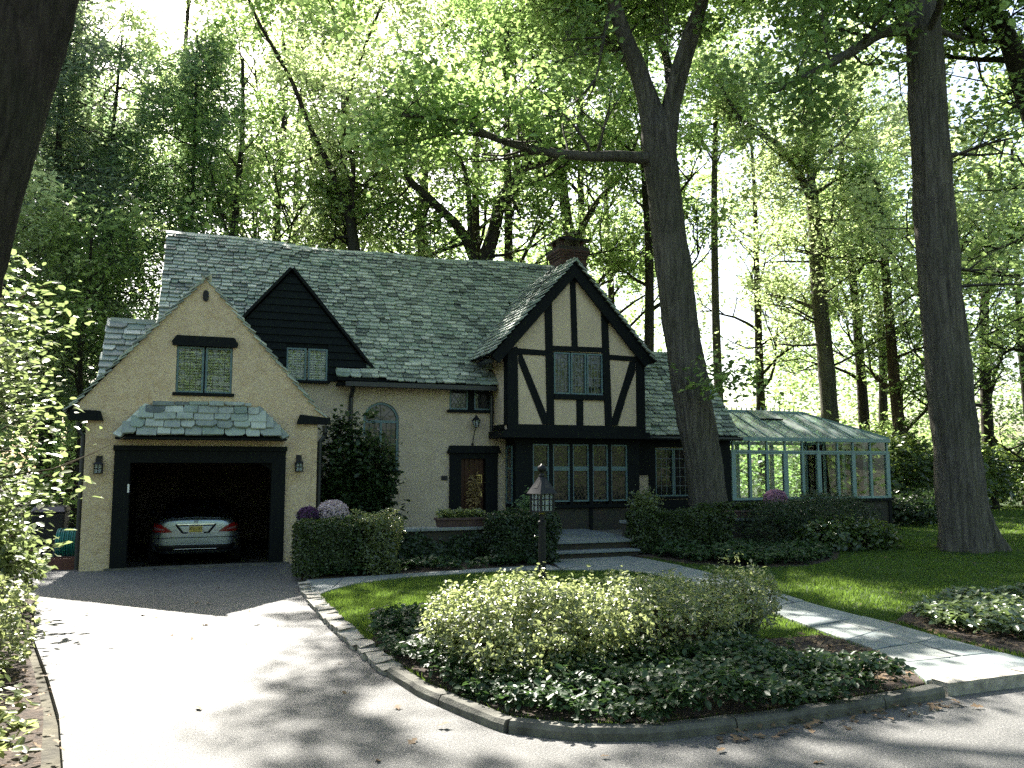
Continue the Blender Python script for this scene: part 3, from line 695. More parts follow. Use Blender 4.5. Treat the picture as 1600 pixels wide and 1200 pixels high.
MB().box(6.64, 9.94, BF - 0.09, BF + 0.16, 0.85, 0.92).build('bay_sill', 'timber', H)
MB().box(6.70, 9.90, BF, BF + 0.2, 0.3, 0.85).build('bay_plinth', 'brick_mossy', H)
for x in (6.69, 8.55, 9.8): MB().box(x, x + 0.09, BF - 0.025, BF + 0.05, 0.32, 0.85).build('plinth_post', 'timber', H)
MB().box(6.68, 6.74, BF + 0.15, MW, 0.3, 2.47).build('bay_side', 'timber', H)
sw = MB().box(6.655, 6.675, 18.1, 18.16, 0.95, 2.3).box(6.655, 6.675, 18.46, 18.52, 0.95, 2.3).box(6.655, 6.675, 18.16, 18.46, 0.95, 1.0).box(6.655, 6.675, 18.16, 18.46, 2.25, 2.3).box(6.655, 6.675, 18.16, 18.46, 1.75, 1.79).build('side_window', 'trim_teal', H)
MB().box(6.668, 6.674, 18.16, 18.46, 1.0, 2.25).build('pane', 'window_glass', sw)
MB().box(6.74, 9.9, BF + 0.16, BF + 0.2, 0.9, 2.4).build('room_behind', 'interior_dark', H)

# single-storey wing
WF = 18.5
wall('wing_wall', [(9.9, -0.1), (12.93, -0.1), (12.93, 2.55), (9.9, 2.55)], WF, WF + 0.25, 'stucco_house', [[(10.68, 1.05), (11.78, 1.05), (11.78, 2.29), (10.68, 2.29)]])
for x0, x1, z0, z1 in ((9.91, 10.06, 0.3, 1.6), (10.06, 10.48, 1.6, 2.5), (9.91, 10.06, 1.6, 2.5), (10.48, 10.67, 0.3, 2.5), (11.79, 12.02, 0.3, 2.5), (12.35, 12.92, 0.3, 2.5), (12.02, 12.35, 1.6, 2.5), (10.67, 11.79, 2.3, 2.5), (10.67, 11.79, 0.3, 0.98)):
    MB().box(x0, x1, WF - 0.03, WF + 0.02, z0, z1).build('wing_timber', 'timber', H)
window('window', [(10.69, 11.225), (11.235, 11.77)], 1.06, 2.28, WF + 0.02, ('rect', 3, 5), lead='lead_pale')
MB().box(10.6, 12.93, 23.2, 23.4, 0, 3).box(9.88, 10.0, 18.75, 23.3, 0, 4.5).box(12.8, 12.93, 18.75, 23.3, 0, 2.5).build('rear_wall', 'stucco_house', H)

# chimney
ch = MB().box(9.2, 10.0, 21.0, 21.8, 4.0, 7.72).build('chimney', 'brick', H)
for i, z in enumerate((7.72, 7.80, 7.88)): e = 0.028 * (i + 1); MB().box(9.2 - e, 10.0 + e, 21.0 - e, 21.8 + e, z, z + 0.079).build('corbel', 'brick', ch)
MB().box(9.13, 10.07, 20.94, 21.86, 7.96, 8.05).build('crown', 'brick_mossy', ch)
for x in (9.25, 9.87):
    for y in (21.08, 21.65): MB().box(x, x + 0.08, y, y + 0.08, 8.05, 8.24).build('cap_post', 'brick', ch)
MB().prism_xz([(9.12, 8.24), (10.08, 8.24), (10.06, 8.29), (9.14, 8.29)], 20.93, 21.87).build('cap_slab', 'black_iron', ch)
MB().lathe((9.58, 21.4, 8.29), [(0.16, 0), (0.14, 0.12), (0.17, 0.15)], 12).build('flue', 'terracotta', ch)

# gutters and pipes
MB().box(2.80, 6.30, MW - 0.42, MW - 0.30, 3.58, 3.68).build('gutter', 'gutter', H)
MB().box(2.65, 6.36, MW - 0.30, MW, 3.60, 3.66).build('soffit', 'timber', H)
MB().tube([(2.98, MW - 0.36, 3.58), (2.98, MW - 0.2, 3.45), (2.98, MW - 0.05, 3.35), (2.98, MW - 0.05, 0.2)], 0.05, 8).build('downpipe', 'gutter', H)
MB().tube([(1.90 + 0.22, GF + 0.05, 2.6), (2.13, GF + 0.05, 2.48), (2.13, GF + 0.08, 2.40), (2.04, GF + 0.08, 2.28), (2.03, GF + 0.08, 0.05)], 0.045, 8).build('downpipe', 'gutter', H)
MB().tube([(-2.16, GF + 0.12, 2.6), (-2.14, GF + 0.12, 2.45), (-2.07, GF + 0.12, 2.35), (-2.07, GF + 0.12, 0.02)], 0.04, 8).build('downpipe', 'gutter', H)
MB().tube([(6.10, MW - 0.36, 3.7), (6.2, MW - 0.15, 3.6), (6.3, MW - 0.08, 3.5), (6.3, MW - 0.08, 2.62)], 0.04, 8).build('downpipe', 'gutter', H)
MB().tube([(5.98, JF + 0.0, 4.22), (5.98, 18.5, 4.22)], 0.06, 8).build('gutter', 'gutter', H)
MB().tube([(9.93, 18.13, 2.53), (13.05, 18.13, 2.53)], 0.055, 8).build('gutter', 'gutter', H)
MB().box(9.93, 12.95, 18.2, WF, 2.50, 2.56).build('soffit', 'timber', H)

# ---------------------------------------------------------------- slate roofs
def slate_outline(r):
    c = [r.uniform(0.0, 0.22) if r.random() < 0.6 else 0.0 for _ in range(2)]; e = [r.uniform(-0.05, 0.05) for _ in range(2)]
    return [(-0.5, 1.0), (-0.5, 0.12 + c[0] * 0.5 if c[0] else 0.1), (-0.5 + max(c[0], 0.01), e[0]), (0.5 - max(c[1], 0.01), e[1]), (0.5, 0.12 + c[1] * 0.5 if c[1] else 0.1), (0.5, 1.0)]
SL_OUT = [slate_outline(rnd) for _ in range(10)]
SL_F = [(0, 1, 2, 3, 4, 5), (11, 10, 9, 8, 7, 6)] + [(i, i + 6, (i + 1) % 6 + 6, (i + 1) % 6) for i in range(6)]
SL_ME = []
for q in SL_OUT:
    me = bpy.data.meshes.new('slate'); me.from_pydata([(x, y, 1.0) for x, y in q] + [(x, y, 0.0) for x, y in q], [], SL_F); me.update(); me.materials.append(M['slate']); SL_ME.append(me)
CAMP = Vector((0, 0, 1.8))
ALL_SLATES = []
def slates(roof, P0, U, V, ulen, vlen, expo, wr, keep=lambda p: True, sag=None, uspan=None, visible=True, thick=0.023):
    P0, U, V = Vector(P0), Vector(U).normalized(), Vector(V).normalized(); nrm = U.cross(V)
    rows = int(vlen / expo)
    for r in range(rows + 1):
        v = r * expo; u0, u1 = (0, ulen) if uspan is None else uspan(v)
        u = u0 + rnd.uniform(-0.04, 0.0)
        while u < u1 - 0.04:
            wd = min(rnd.uniform(*wr), u1 + 0.04 - u)
            if u1 - (u + wd) < 0.1: wd = u1 - u + 0.02
            uc = u + wd / 2; p = P0 + U * uc + V * (v + rnd.uniform(-0.02, 0.02)) + nrm * (0.012 + rnd.uniform(0, 0.012))
            if sag: p = p + Vector((0, 0, sag(uc, v)))
            u += wd
            if not keep(p): continue
            ln = min(expo * 1.75, max(expo * 1.0, vlen - v + 0.02)); tilt = math.atan2(thick * 1.5, expo) + rnd.uniform(0, 0.05)
            ang = rnd.gauss(0, 0.016)
            U2 = (U * math.cos(ang) + V * math.sin(ang)); V2 = (V * math.cos(ang) - U * math.sin(ang))
            V3 = (V2 * math.cos(tilt) - nrm * math.sin(tilt)); N3 = U2.cross(V3)
            mt = Matrix((( U2.x, V3.x, N3.x, p.x), (U2.y, V3.y, N3.y, p.y), (U2.z, V3.z, N3.z, p.z), (0, 0, 0, 1)))
            mt = mt @ Matrix.Translation((0, 0, tilt * ln * 0.6)) @ Matrix.Diagonal((wd - 0.013, ln, thick * rnd.uniform(0.7, 1.5), 1))
            d = CAMP - p; sc_ = wd * expo * max(0.0, nrm.dot(d.normalized())) / d.length_squared if visible else 0
            ALL_SLATES.append((sc_, mt, rnd.randrange(10), roof))
def deck(name, grid, parent=H, th=0.05):
    mb = MB(); k = len(grid[0])
    for r in grid: mb.v += [tuple(p) for p in r]
    for i in range(len(grid) - 1):
        for j in range(k - 1): mb.f.append((i * k + j, i * k + j + 1, (i + 1) * k + j + 1, (i + 1) * k + j))
    o = mb.build(name, 'timber', parent); so = o.modifiers.new('s', 'SOLIDIFY'); so.thickness = th; so.offset = -1
    return o
PT = R(50); CP, SP = math.cos(PT), math.sin(PT)
# main roof
EX0, EX1, EY, EZ = -1.1, 9.32, 18.28, 3.70; VL = (7.6 - EZ) / SP
def msag(u, v): return -0.13 * math.sin(math.pi * min(1, max(0, u / (EX1 - EX0)))) * (v / VL) - 0.03 * math.sin(u * 1.9 + 1) * (v / VL)
def mkeep(p):
    if abs(p.x - DA) * DS < DZ - p.z + 0.02 and p.y < 21: return p.z > DZ - abs(p.x - DA) * DS - 0.02 and p.z > 3.95
    if abs(p.x - APX) * GS < APZ - p.z - 0.05 and (p.x > JX0 - 0.05 or p.z > 4.75): return False
    if p.x < 2.62 and p.z < 4.0: return False
    if abs(p.x + 0.13) * 1.13 < 5.25 - p.z and p.x < 2.3: return False
    return True
grid = [[Vector((EX0 + (EX1 - EX0) * i / 14, EY + CP * VL * j / 4, EZ + SP * VL * j / 4 + msag((EX1 - EX0) * i / 14, VL * j / 4) - 0.02)) for i in range(15)] for j in range(5)]
# trimmed where the boarded gable and garage stand in front
MR = deck('main_roof', [[p for p in r] for r in grid[1:]])
deck('eaves_deck', [[Vector((x, EY + CP * v, EZ + SP * v - 0.02)) for x in (3.45, 4.4, 5.4, 6.3)] for v in (0, VL / 4)])
deck('rear_roof', [[Vector((p.x, 2 * (EY + CP * VL) - p.y, p.z)) for p in reversed(r)] for r in grid])
slates(MR, (EX0, EY - 0.03, EZ - 0.02), (1, 0, 0), (0, CP, SP), EX1 - EX0, VL, 0.138, (0.14, 0.33), mkeep, msag)
ry = EY + CP * VL
for i in range(34):
    x = EX0 + i * 0.307; z = 7.6 + msag(x - EX0, VL)
    MB().prism_xz([(x, -0.01), (x + 0.32, -0.01), (x + 0.32, 0.03), (x, 0.03)], ry - 0.13, ry + 0.1)  # (profile only)
    o = MB().add([(x, ry - 0.14, z - 0.11), (x + 0.32, ry - 0.14, z - 0.11), (x + 0.32, ry, z + 0.035 + rnd.uniform(0, .015)), (x, ry, z + 0.035), (x + 0.32, ry + 0.14, z - 0.11), (x, ry + 0.14, z - 0.11)], [(0, 1, 2, 3), (3, 2, 4, 5), (0, 3, 5), (1, 4, 2), (0, 5, 4, 1)]).build('ridge_slate', 'slate', MR)
MB().prism_xz([(EX0 + .1, 2.6), (EX0 + .3, 2.6), (EX0 + .3, 3.6), (EX0 + .1, 3.6)], EY + .4, 24).build('end_wall', 'stucco_house', H)
for X in (EX0 + 0.1, EX1 - 0.2):
    MB().add([(X, EY + .35, EZ + .2), (X, ry, 7.4), (X, 2 * ry - EY - .35, EZ + .2), (X + .1, EY + .35, EZ + .2), (X + .1, ry, 7.4), (X + .1, 2 * ry - EY - .35, EZ + .2)], [(0, 1, 2), (5, 4, 3), (0, 3, 4, 1), (1, 4, 5, 2), (2, 5, 3, 0)]).build('end_gable', 'stucco_house', H)
# boarded gable's own little roof
for s in (-1, 1):
    g_ = [[Vector((DA + s * t * 1.86, y, DZ + 0.03 - t * 1.86 * DS)) for t in (0, 0.33, 0.66, 1)] for y in (MW - 0.16, MW + 0.6, MW + 1.9)]
    q = deck('gable_roof', g_ if s < 0 else [r[::-1] for r in g_], th=0.06)
# bay roof
hl = 2.1 * math.hypot(1, GS)
for s in (-1, 1):
    g_ = [[Vector((APX + s * t * 2.1, y, APZ - 0.0 - t * 2.1 * GS)) for t in (0, 0.33, 0.66, 1)] for y in (JF - 0.2, 18.6, 20.9)]
    q = deck('bay_roof', g_ if s < 0 else [r[::-1] for r in g_])
    def bk(p, s=s): return p.z > EZ + (p.y - EY) * SP / CP - 0.15 or abs(p.x - APX) > 1.45 and p.y < 18.4
    if s < 0: slates(q, (APX - 2.14, 20.9, APZ - 2.14 * GS + 0.02), (0, -1, 0), (1 / math.hypot(1, GS), 0, GS / math.hypot(1, GS)), 3.55, hl + 0.04, 0.155, (0.16, 0.32), bk)
    else: slates(q, (APX + 2.14, JF - 0.25, APZ - 2.14 * GS + 0.02), (0, 1, 0), (-1 / math.hypot(1, GS), 0, GS / math.hypot(1, GS)), 3.55, hl + 0.04, 0.155, (0.2, 0.36), bk, visible=False)
# garage roof
GH = 2.62; gl = 2.2 * math.hypot(1, 1.155)
for s in (-1, 1):
    g_ = [[Vector((-0.13 + s * t * 2.2, y, 5.28 - t * 2.2 * 1.155)) for t in (0, 0.5, 1)] for y in (GF + 0.02, 18.5, 20.4)]
    q = deck('garage_roof', g_ if s < 0 else [r[::-1] for r in g_], th=0.04)
    hyp = math.hypot(1, 1.155)
    if s < 0: slates(q, (-0.13 - 2.22, 18.4, 5.29 - 2.22 * 1.155), (0, -1, 0), (1 / hyp, 0, 1.155 / hyp), 18.4 - GF + 0.05, gl, 0.16, (0.2, 0.36), visible=False)
    else: slates(q, (-0.13 + 2.22, GF - 0.02, 5.29 - 2.22 * 1.155), (0, 1, 0), (-1 / hyp, 0, 1.155 / hyp), 18.4 - GF + 0.05, gl, 0.16, (0.2, 0.36), visible=False)
# wing roof right of the bay
WL = 2.4 / SP
q = deck('wing_roof', [[Vector((x, 18.18 + CP * v, 2.56 + SP * v)) for x in (9.6, 11, 12.98)] for v in (0, WL / 2, WL)])
slates(q, (9.7, 18.14, 2.56), (1, 0, 0), (0, CP, SP), 3.3, WL, 0.145, (0.17, 0.34))
deck('wing_roof_rear', [[Vector((x, 18.18 + 2 * CP * WL - CP * v, 2.56 + SP * v)) for x in (12.98, 11, 9.6)] for v in (0, WL / 2, WL)])
MB().add([(12.9, 18.5, 2.5), (12.9, 18.2 + CP * WL, 4.85), (12.9, 18.0 + 2 * CP * WL, 2.5), (12.8, 18.5, 2.5), (12.8, 18.2 + CP * WL, 4.85), (12.8, 18.0 + 2 * CP * WL, 2.5)], [(0, 2, 1), (3, 4, 5), (0, 1, 4, 3), (1, 2, 5, 4)]).build('wing_gable', 'stucco_house', H)
# low roof behind the garage
LW = 2.6 / SP
q = deck('rear_wing_roof', [[Vector((x, 18.9 + CP * v, 2.62 + SP * v)) for x in (-2.26, -1.6, -0.9)] for v in (0, LW / 2, LW)])
slates(q, (-2.27, 18.88, 2.62), (1, 0, 0), (0, CP, SP), 1.5, LW, 0.19, (0.26, 0.44))
deck('rear_wing_roof_back', [[Vector((x, 18.9 + 2 * CP * LW - CP * v, 2.62 + SP * v)) for x in (-0.9, -1.6, -2.26)] for v in (0, LW / 2, LW)])
MB().box(-2.22, -0.9, 18.9 + CP * LW - 0.12, 18.9 + CP * LW + 0.12, 2.62 + 2.55, 2.62 + 2.64).build('ridge_cap', 'slate', q)
MB().add([(-2.2, 19.1, 2.6), (-2.2, 18.9 + CP * LW, 5.1), (-2.2, 18.7 + 2 * CP * LW, 2.6), (-2.1, 19.1, 2.6), (-2.1, 18.9 + CP * LW, 5.1), (-2.1, 18.7 + 2 * CP * LW, 2.6)], [(0, 1, 2), (5, 4, 3), (0, 3, 4, 1), (1, 4, 5, 2)]).build('wing_gable', 'stucco_house', H)
# little hipped roof over the garage door
pz0, pz1, pd = 2.33, 2.90, 0.40
pv = math.hypot(pz1 - pz0, pd)
mb = MB().add([(-1.49, GF - pd, pz0), (1.36, GF - pd, pz0), (0.84, GF, pz1), (-1.02, GF, pz1), (-1.49, GF, pz0), (1.36, GF, pz0)], [(0, 1, 2, 3), (0, 3, 4), (1, 5, 2), (0, 4, 5, 1)])
q = mb.build('door_canopy', 'timber', H)
slates(q, (-1.5, GF - pd - 0.03, pz0), (1, 0, 0), (0, pd / pv, (pz1 - pz0) / pv), 2.87, pv, pv / 4 - 0.002, (0.22, 0.38), uspan=lambda v: (0.06 + 0.47 * (v + 0.07) / pv, 2.81 - 0.53 * (v + 0.07) / pv), thick=0.022)
for a, b in (((-1.49, GF - pd, pz0 + .01), (-1.02, GF - .01, pz1 + .01)), ((1.36, GF - pd, pz0 + .01), (0.84, GF - .01, pz1 + .01))): MB().bar(a, b, 0.15, 0.05, (0, -.6, .8)).build('hip_slate', 'slate', q)
MB().box(-1.51, 1.38, GF - pd - 0.03, GF - 0.02, pz0 - 0.04, pz0 - 0.005).build('canopy_fascia', 'timber', H)
MB().box(2.64, 3.5, MW - 0.40, MW - 0.1, 3.70, 3.76).build('eaves_board', 'timber', H)
slates(MR, (2.62, EY - 0.06, EZ + 0.03), (1, 0, 0), (0, CP, SP), 0.9, 0.3, 0.155, (0.2, 0.34))

ALL_SLATES.sort(key=lambda t: -t[0])
HM = Matrix.Translation(-Vector(H.location))
for s_, mt, k, roof in ALL_SLATES[:296]:
    o = bpy.data.objects.new('slate', SL_ME[k]); COL.objects.link(o); o.parent = roof
    o.matrix_basis = mt                       # the roof's own origin is the world's
V, Fc = [], []
for s_, mt, k, roof in ALL_SLATES[296:]:
    b = len(V); q = SL_OUT[k]
    V += [tuple(mt @ Vector((x, y, 1.0))) for x, y in q] + [tuple(mt @ Vector((x, y, 0.0))) for x, y in q]
    Fc += [tuple(i + b for i in f) for f in SL_F]
me = bpy.data.meshes.new('slates'); me.from_pydata(V, [], Fc); me.update()
o = link('slates', me, 'slate'); o['kind'] = 'stuff'; keep_place(o, H)
print('slates', len(ALL_SLATES))

# ---------------------------------------------------------------- conservatory
CV = empty('conservatory', (15.6, 20.2, 0), 'pale green glazed conservatory with hipped glass roof on a brick base', 'conservatory')
CX0, CX1, CY0, CY1 = 12.96, 18.3, 18.5, 22.0
def cpart(mb, name, mat='conservatory_paint', **k): return mb.build(name, mat, CV, **k)
cpart(MB().box(CX0, CX1, CY0 + 0.03, CY0 + 0.25, -0.1, 0.86), 'base_wall', 'brick_mossy'); cpart(MB().box(CX1 - 0.22, CX1, CY0 + 0.25, CY1, -0.1, 0.86), 'base_wall', 'brick_mossy'); cpart(MB().box(CX0, CX1 - 0.22, CY1 - 0.22, CY1, -0.1, 0.86), 'base_wall', 'brick_mossy')
for x in (13.6, 15.3, 17.0, 18.21): cpart(MB().box(x, x + 0.1, CY0 - 0.0, CY0 + 0.06, 0.05, 0.86), 'base_post', 'timber')
cpart(MB().box(CX0, CX1 + 0.05, CY0 - 0.05, CY0 + 0.27, 0.86, 0.93), 'sill_band', 'timber'); cpart(MB().box(CX1 - 0.24, CX1 + 0.05, CY0 + 0.27, CY1, 0.86, 0.93), 'sill_band', 'timber')
cpart(MB().box(CX0, CX1, CY0 + 0.25, CY1 - 0.22, -0.05, 0.06), 'floor', 'concrete')
posts = [13.04, 13.56, 14.11, 14.71, 15.28, 15.82, 16.48, 17.02, 17.63, 18.24]
wide = {13.04: .13, 14.71: .14, 15.82: .13, 17.02: .12, 18.24: .13}
for x in posts:
    h = wide.get(x, 0.075) / 2; cpart(MB().box(x - h, x + h, CY0, CY0 + 0.09, 0.93, 2.20), 'post')
cpart(MB().box(CX0, CX1, CY0 - 0.01, CY0 + 0.10, 2.20, 2.25), 'transom_rail'); cpart(MB().box(CX0 - 0.0, CX1 + 0.03, CY0 - 0.03, CY0 + 0.12, 2.50, 2.60), 'eaves_rail')
for a in posts[::1]: cpart(MB().box(a - 0.02, a + 0.02, CY0 + 0.01, CY0 + 0.08, 2.25, 2.50), 'upper_post')
for a, b in zip(posts, posts[1:]):
    ha, hb = wide.get(a, 0.075) / 2, wide.get(b, 0.075) / 2
    cpart(MB().box(a + ha, b - hb, CY0 + 0.01, CY0 + 0.08, 0.93, 0.99), 'rail'); cpart(MB().box(a + ha, b - hb, CY0 + 0.01, CY0 + 0.08, 2.15, 2.20), 'rail')
    cpart(MB().box(a + ha, b - hb, CY0 + 0.04, CY0 + 0.046, 0.99, 2.15), 'pane', 'clear_glass'); cpart(MB().box(a + 0.02, b - 0.02, CY0 + 0.04, CY0 + 0.046, 2.25, 2.50), 'pane', 'clear_glass')
ys = [CY0 + 0.09, 19.4, 20.25, 21.1, CY1]
for y in ys[1:]: cpart(MB().box(CX1 - 0.09, CX1, y - 0.05, y + 0.03, 0.93, 2.50), 'post')
cpart(MB().box(CX1 - 0.10, CX1 + 0.01, CY0 + 0.1, CY1, 2.20, 2.25), 'transom_rail'); cpart(MB().box(CX1 - 0.11, CX1 + 0.03, CY0 + 0.12, CY1, 2.50, 2.60), 'eaves_rail')
for a, b in zip(ys, ys[1:]): cpart(MB().box(CX1 - 0.05, CX1 - 0.044, a + 0.03, b - 0.05, 0.93, 2.50), 'pane', 'clear_glass')
# rear glazing
for x in (13.04, 14.3, 15.6, 16.9, 18.24): cpart(MB().box(x - 0.05, x + 0.05, CY1 - 0.1, CY1, 0.86, 2.6), 'post')
cpart(MB().box(CX0, CX1, CY1 - 0.12, CY1 + 0.02, 2.5, 2.6), 'eaves_rail')
for a, b in ((13.09, 14.25), (14.35, 15.55), (15.65, 16.85), (16.95, 18.19)): cpart(MB().box(a, b, CY1 - 0.06, CY1 - 0.054, 0.86, 2.5), 'pane', 'clear_glass')
# roof: ridge, hip, glazing bars, panes
RY, RZ, RX1 = 20.25, 3.42, 16.75
cpart(MB().bar((CX0, RY, RZ), (RX1, RY, RZ), 0.09, 0.08), 'ridge'); cpart(MB().bar((RX1, RY, RZ), (CX1, CY0, 2.62), 0.06, 0.06), 'hip_bar'); cpart(MB().bar((RX1, RY, RZ), (CX1, CY1, 2.62), 0.06, 0.06), 'hip_bar')
xs = [CX0 + 0.02 + i * (CX1 - CX0 - 0.04) / 9 for i in range(10)]
def rp(x, t):           # point on the front slope; beyond the ridge end the hip cuts it
    tm = 1.0 if x <= RX1 else (CX1 - x) / (CX1 - RX1)
    t = min(t, tm); return (x, CY0 + (RY - CY0) * t, 2.60 + (RZ - 2.60) * t)
for i, x in enumerate(xs[:-1]):
    if i: cpart(MB().bar(rp(x, 0), rp(x, 1), 0.035, 0.045), 'glazing_bar'); cpart(MB().bar((x, CY1 - (rp(x, 1)[1] - CY0), rp(x, 1)[2]), (x, CY1, 2.60), 0.035, 0.045), 'glazing_bar')
    a, b = xs[i] + 0.02, xs[i + 1] - 0.02
    top = [rp(b, 1), rp(a, 1)]
    if a < RX1 < b: top = [rp(b, 1), (RX1, RY, RZ), rp(a, 1)]
    vs = [rp(a, 0), rp(b, 0)] + top
    for flip in (0, 1):
        pv_ = [(q[0], q[1] if not flip else CY0 + CY1 - q[1], q[2]) for q in vs]
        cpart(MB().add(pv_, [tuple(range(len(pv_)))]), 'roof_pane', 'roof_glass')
hy = [CY0 + i * (CY1 - CY0) / 5 for i in range(6)]
def hp(y): t = 1 - abs(y - RY) / (RY - CY0); return (CX1 - (CX1 - RX1) * t, y, 2.60 + (RZ - 2.60) * t)
for a, b in zip(hy, hy[1:]):
    vs = [(CX1, b, 2.6), hp(b), hp(a), (CX1, a, 2.6)]
    if a < RY < b: vs = [(CX1, b, 2.6), hp(b), (RX1, RY, RZ), hp(a), (CX1, a, 2.6)]
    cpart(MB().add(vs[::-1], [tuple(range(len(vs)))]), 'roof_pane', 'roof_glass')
    cpart(MB().bar((CX1, a, 2.6), hp(a), 0.035, 0.045), 'glazing_bar')
for x0, x1 in ((13.05, 13.7), (14.75, 15.5)):
    q0, q1 = rp(x0, 0.62), rp(x1, 0.98)
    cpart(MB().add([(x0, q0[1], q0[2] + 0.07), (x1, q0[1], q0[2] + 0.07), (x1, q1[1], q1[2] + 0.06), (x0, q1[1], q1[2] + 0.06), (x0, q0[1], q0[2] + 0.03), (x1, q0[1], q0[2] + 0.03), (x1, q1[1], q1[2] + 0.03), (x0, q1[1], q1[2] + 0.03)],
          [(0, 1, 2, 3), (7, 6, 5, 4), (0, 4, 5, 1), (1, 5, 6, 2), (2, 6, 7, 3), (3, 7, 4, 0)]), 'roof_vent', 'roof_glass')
    cpart(MB().bar((x0, q0[1], q0[2] + 0.05), (x1, q0[1], q0[2] + 0.05), 0.05, 0.05), 'vent_rail', 'timber')
for i in range(22): cpart(MB().box(CX0 + 0.1 + i * 0.168, CX0 + 0.13 + i * 0.168, RY - 0.01, RY + 0.01, RZ + 0.04, RZ + 0.12), 'cresting') if i % 1 == 0 else None

# ---------------------------------------------------------------- the car in the garage
CARX, CARY = -0.16, 17.75
CAR = empty('parked_car', (CARX, CARY, -0.18), 'silver saloon car parked nose first in the dark garage', 'car')
def car_section(W_, z0, z1, top=2.6, k=28):
    out = []
    for i in range(k):
        a = 2 * math.pi * i / k; c, s = math.cos(a), math.sin(a)
        e = 0.42 if s < 0 else 0.62
        x = W_ * math.copysign(abs(c) ** 0.38, c); zc = z0 + (z1 - z0) * 0.42
        z = zc + (z1 - zc if s > 0 else zc - z0) * math.copysign(abs(s) ** e, s); out.append((x, z))
    return out
secs = [(0.0, 0.60, 0.42, 0.96), (0.025, 0.76, 0.34, 1.02), (0.09, 0.83, 0.30, 1.055), (0.22, 0.885, 0.27, 1.06), (0.5, 0.925, 0.24, 1.04), (0.9, 0.94, 0.22, 1.0), (1.6, 0.94, 0.2, 0.97), (2.8, 0.935, 0.2, 0.96), (3.5, 0.93, 0.2, 0.95), (4.2, 0.90, 0.22, 0.86), (4.6, 0.84, 0.26, 0.76), (4.85, 0.70, 0.32, 0.66), (4.93, 0.5, 0.4, 0.6)]
k = 28; vs = []
for y, W_, z0, z1 in secs: vs += [(x, y, z) for x, z in car_section(W_, z0, z1)]
fs = [(i * k + j, (i + 1) * k + j, (i + 1) * k + (j + 1) % k, i * k + (j + 1) % k) for i in range(len(secs) - 1) for j in range(k)]
fs += [tuple(range(k)), tuple(reversed([(len(secs) - 1) * k + j for j in range(k)]))]
body = MB().add(vs, fs).build('body', 'car_paint', None, smooth=True)
ss = body.modifiers.new('s', 'SUBSURF'); ss.levels = 2; ss.render_levels = 2
dgx = bpy.context.evaluated_depsgraph_get(); dgx.update()
ev = body.evaluated_get(dgx); bv = BVHTree.FromPolygons([v.co.copy() for v in ev.data.vertices], [tuple(p.vertices) for p in ev.data.polygons])
body.parent = CAR
def rear_y(x, z):
    h = bv.ray_cast(Vector((x, -2, z)), Vector((0, 1, 0)))
    return h[0].y if h[0] is not None else 0.5
def patch(name, poly, mat, off=0.006, nx=18, nz=8, parent=body, th=0.0):
    """poly: list of quads' corner rows - bottom edge and top edge polylines in x,z, laid on the car's tail"""
    bot, top = poly; mb = MB(); vs = []
    def lerp(e, t):
        u = t * (len(e) - 1); i = min(int(u), len(e) - 2); u -= i; return (e[i][0] * (1 - u) + e[i + 1][0] * u, e[i][1] * (1 - u) + e[i + 1][1] * u)
    for j in range(nz + 1):
        for i in range(nx + 1):
            a, b = lerp(bot, i / nx), lerp(top, i / nx); t = j / nz; x, z = a[0] * (1 - t) + b[0] * t, a[1] * (1 - t) + b[1] * t
            vs.append((x, rear_y(x, z) - off, z))
    fs = [(j * (nx + 1) + i, j * (nx + 1) + i + 1, (j + 1) * (nx + 1) + i + 1, (j + 1) * (nx + 1) + i) for j in range(nz) for i in range(nx)]
    mb.add(vs, fs); o = mb.build(name, mat, None, smooth=True); o.parent = parent
    so = o.modifiers.new('s', 'SOLIDIFY'); so.thickness = 0.005 + th; so.offset = 1.0
    return o
for s in (-1, 1):
    bt = [(s * 0.46, 0.745), (s * 0.62, 0.742), (s * 0.86, 0.755)]; tp = [(s * 0.46, 0.757), (s * 0.60, 0.86), (s * 0.72, 0.915), (s * 0.86, 0.93)]
    if s < 0: bt, tp = bt[::-1], tp[::-1]
    tl = patch('tail_light', (bt, tp), 'tail_red', parent=CAR)
    bt = [(s * 0.60, 0.785), (s * 0.83, 0.795)]; tp = [(s * 0.64, 0.815), (s * 0.83, 0.865)]
    if s < 0: bt, tp = bt[::-1], tp[::-1]
    patch('reversing_lens', (bt, tp), 'tail_clear', 0.012, 8, 3, parent=tl)
patch('trunk_crease', ([(-0.78, 1.01), (0, 1.045), (0.78, 1.01)], [(-0.77, 1.022), (0, 1.058), (0.77, 1.022)]), 'car_paint', 0.02, parent=CAR)
patch('plate_recess', ([(-0.27, 0.715), (0.27, 0.715)], [(-0.41, 0.895), (0.41, 0.895)]), 'car_black', 0.003, parent=CAR)
rc = patch('recess_panel', ([(-0.25, 0.73), (0.25, 0.73)], [(-0.37, 0.875), (0.37, 0.875)]), 'car_paint', 0.010, parent=CAR)
patch('chrome_strip', ([(-0.40, 0.897), (0.40, 0.897)], [(-0.40, 0.913), (0.40, 0.913)]), 'chrome', 0.02, parent=CAR)
patch('bumper_step', ([(-0.80, 0.625), (0.80, 0.625)], [(-0.80, 0.64), (0.80, 0.64)]), 'car_black', 0.002, 20, 1, parent=CAR)
patch('bumper_lip', ([(-0.80, 0.475), (0.80, 0.475)], [(-0.80, 0.50), (0.80, 0.50)]), 'car_paint', 0.03, 20, 3, parent=CAR)
patch('diffuser', ([(-0.74, 0.36), (0.74, 0.36)], [(-0.80, 0.473), (0.80, 0.473)]), 'car_black', 0.012, parent=CAR)
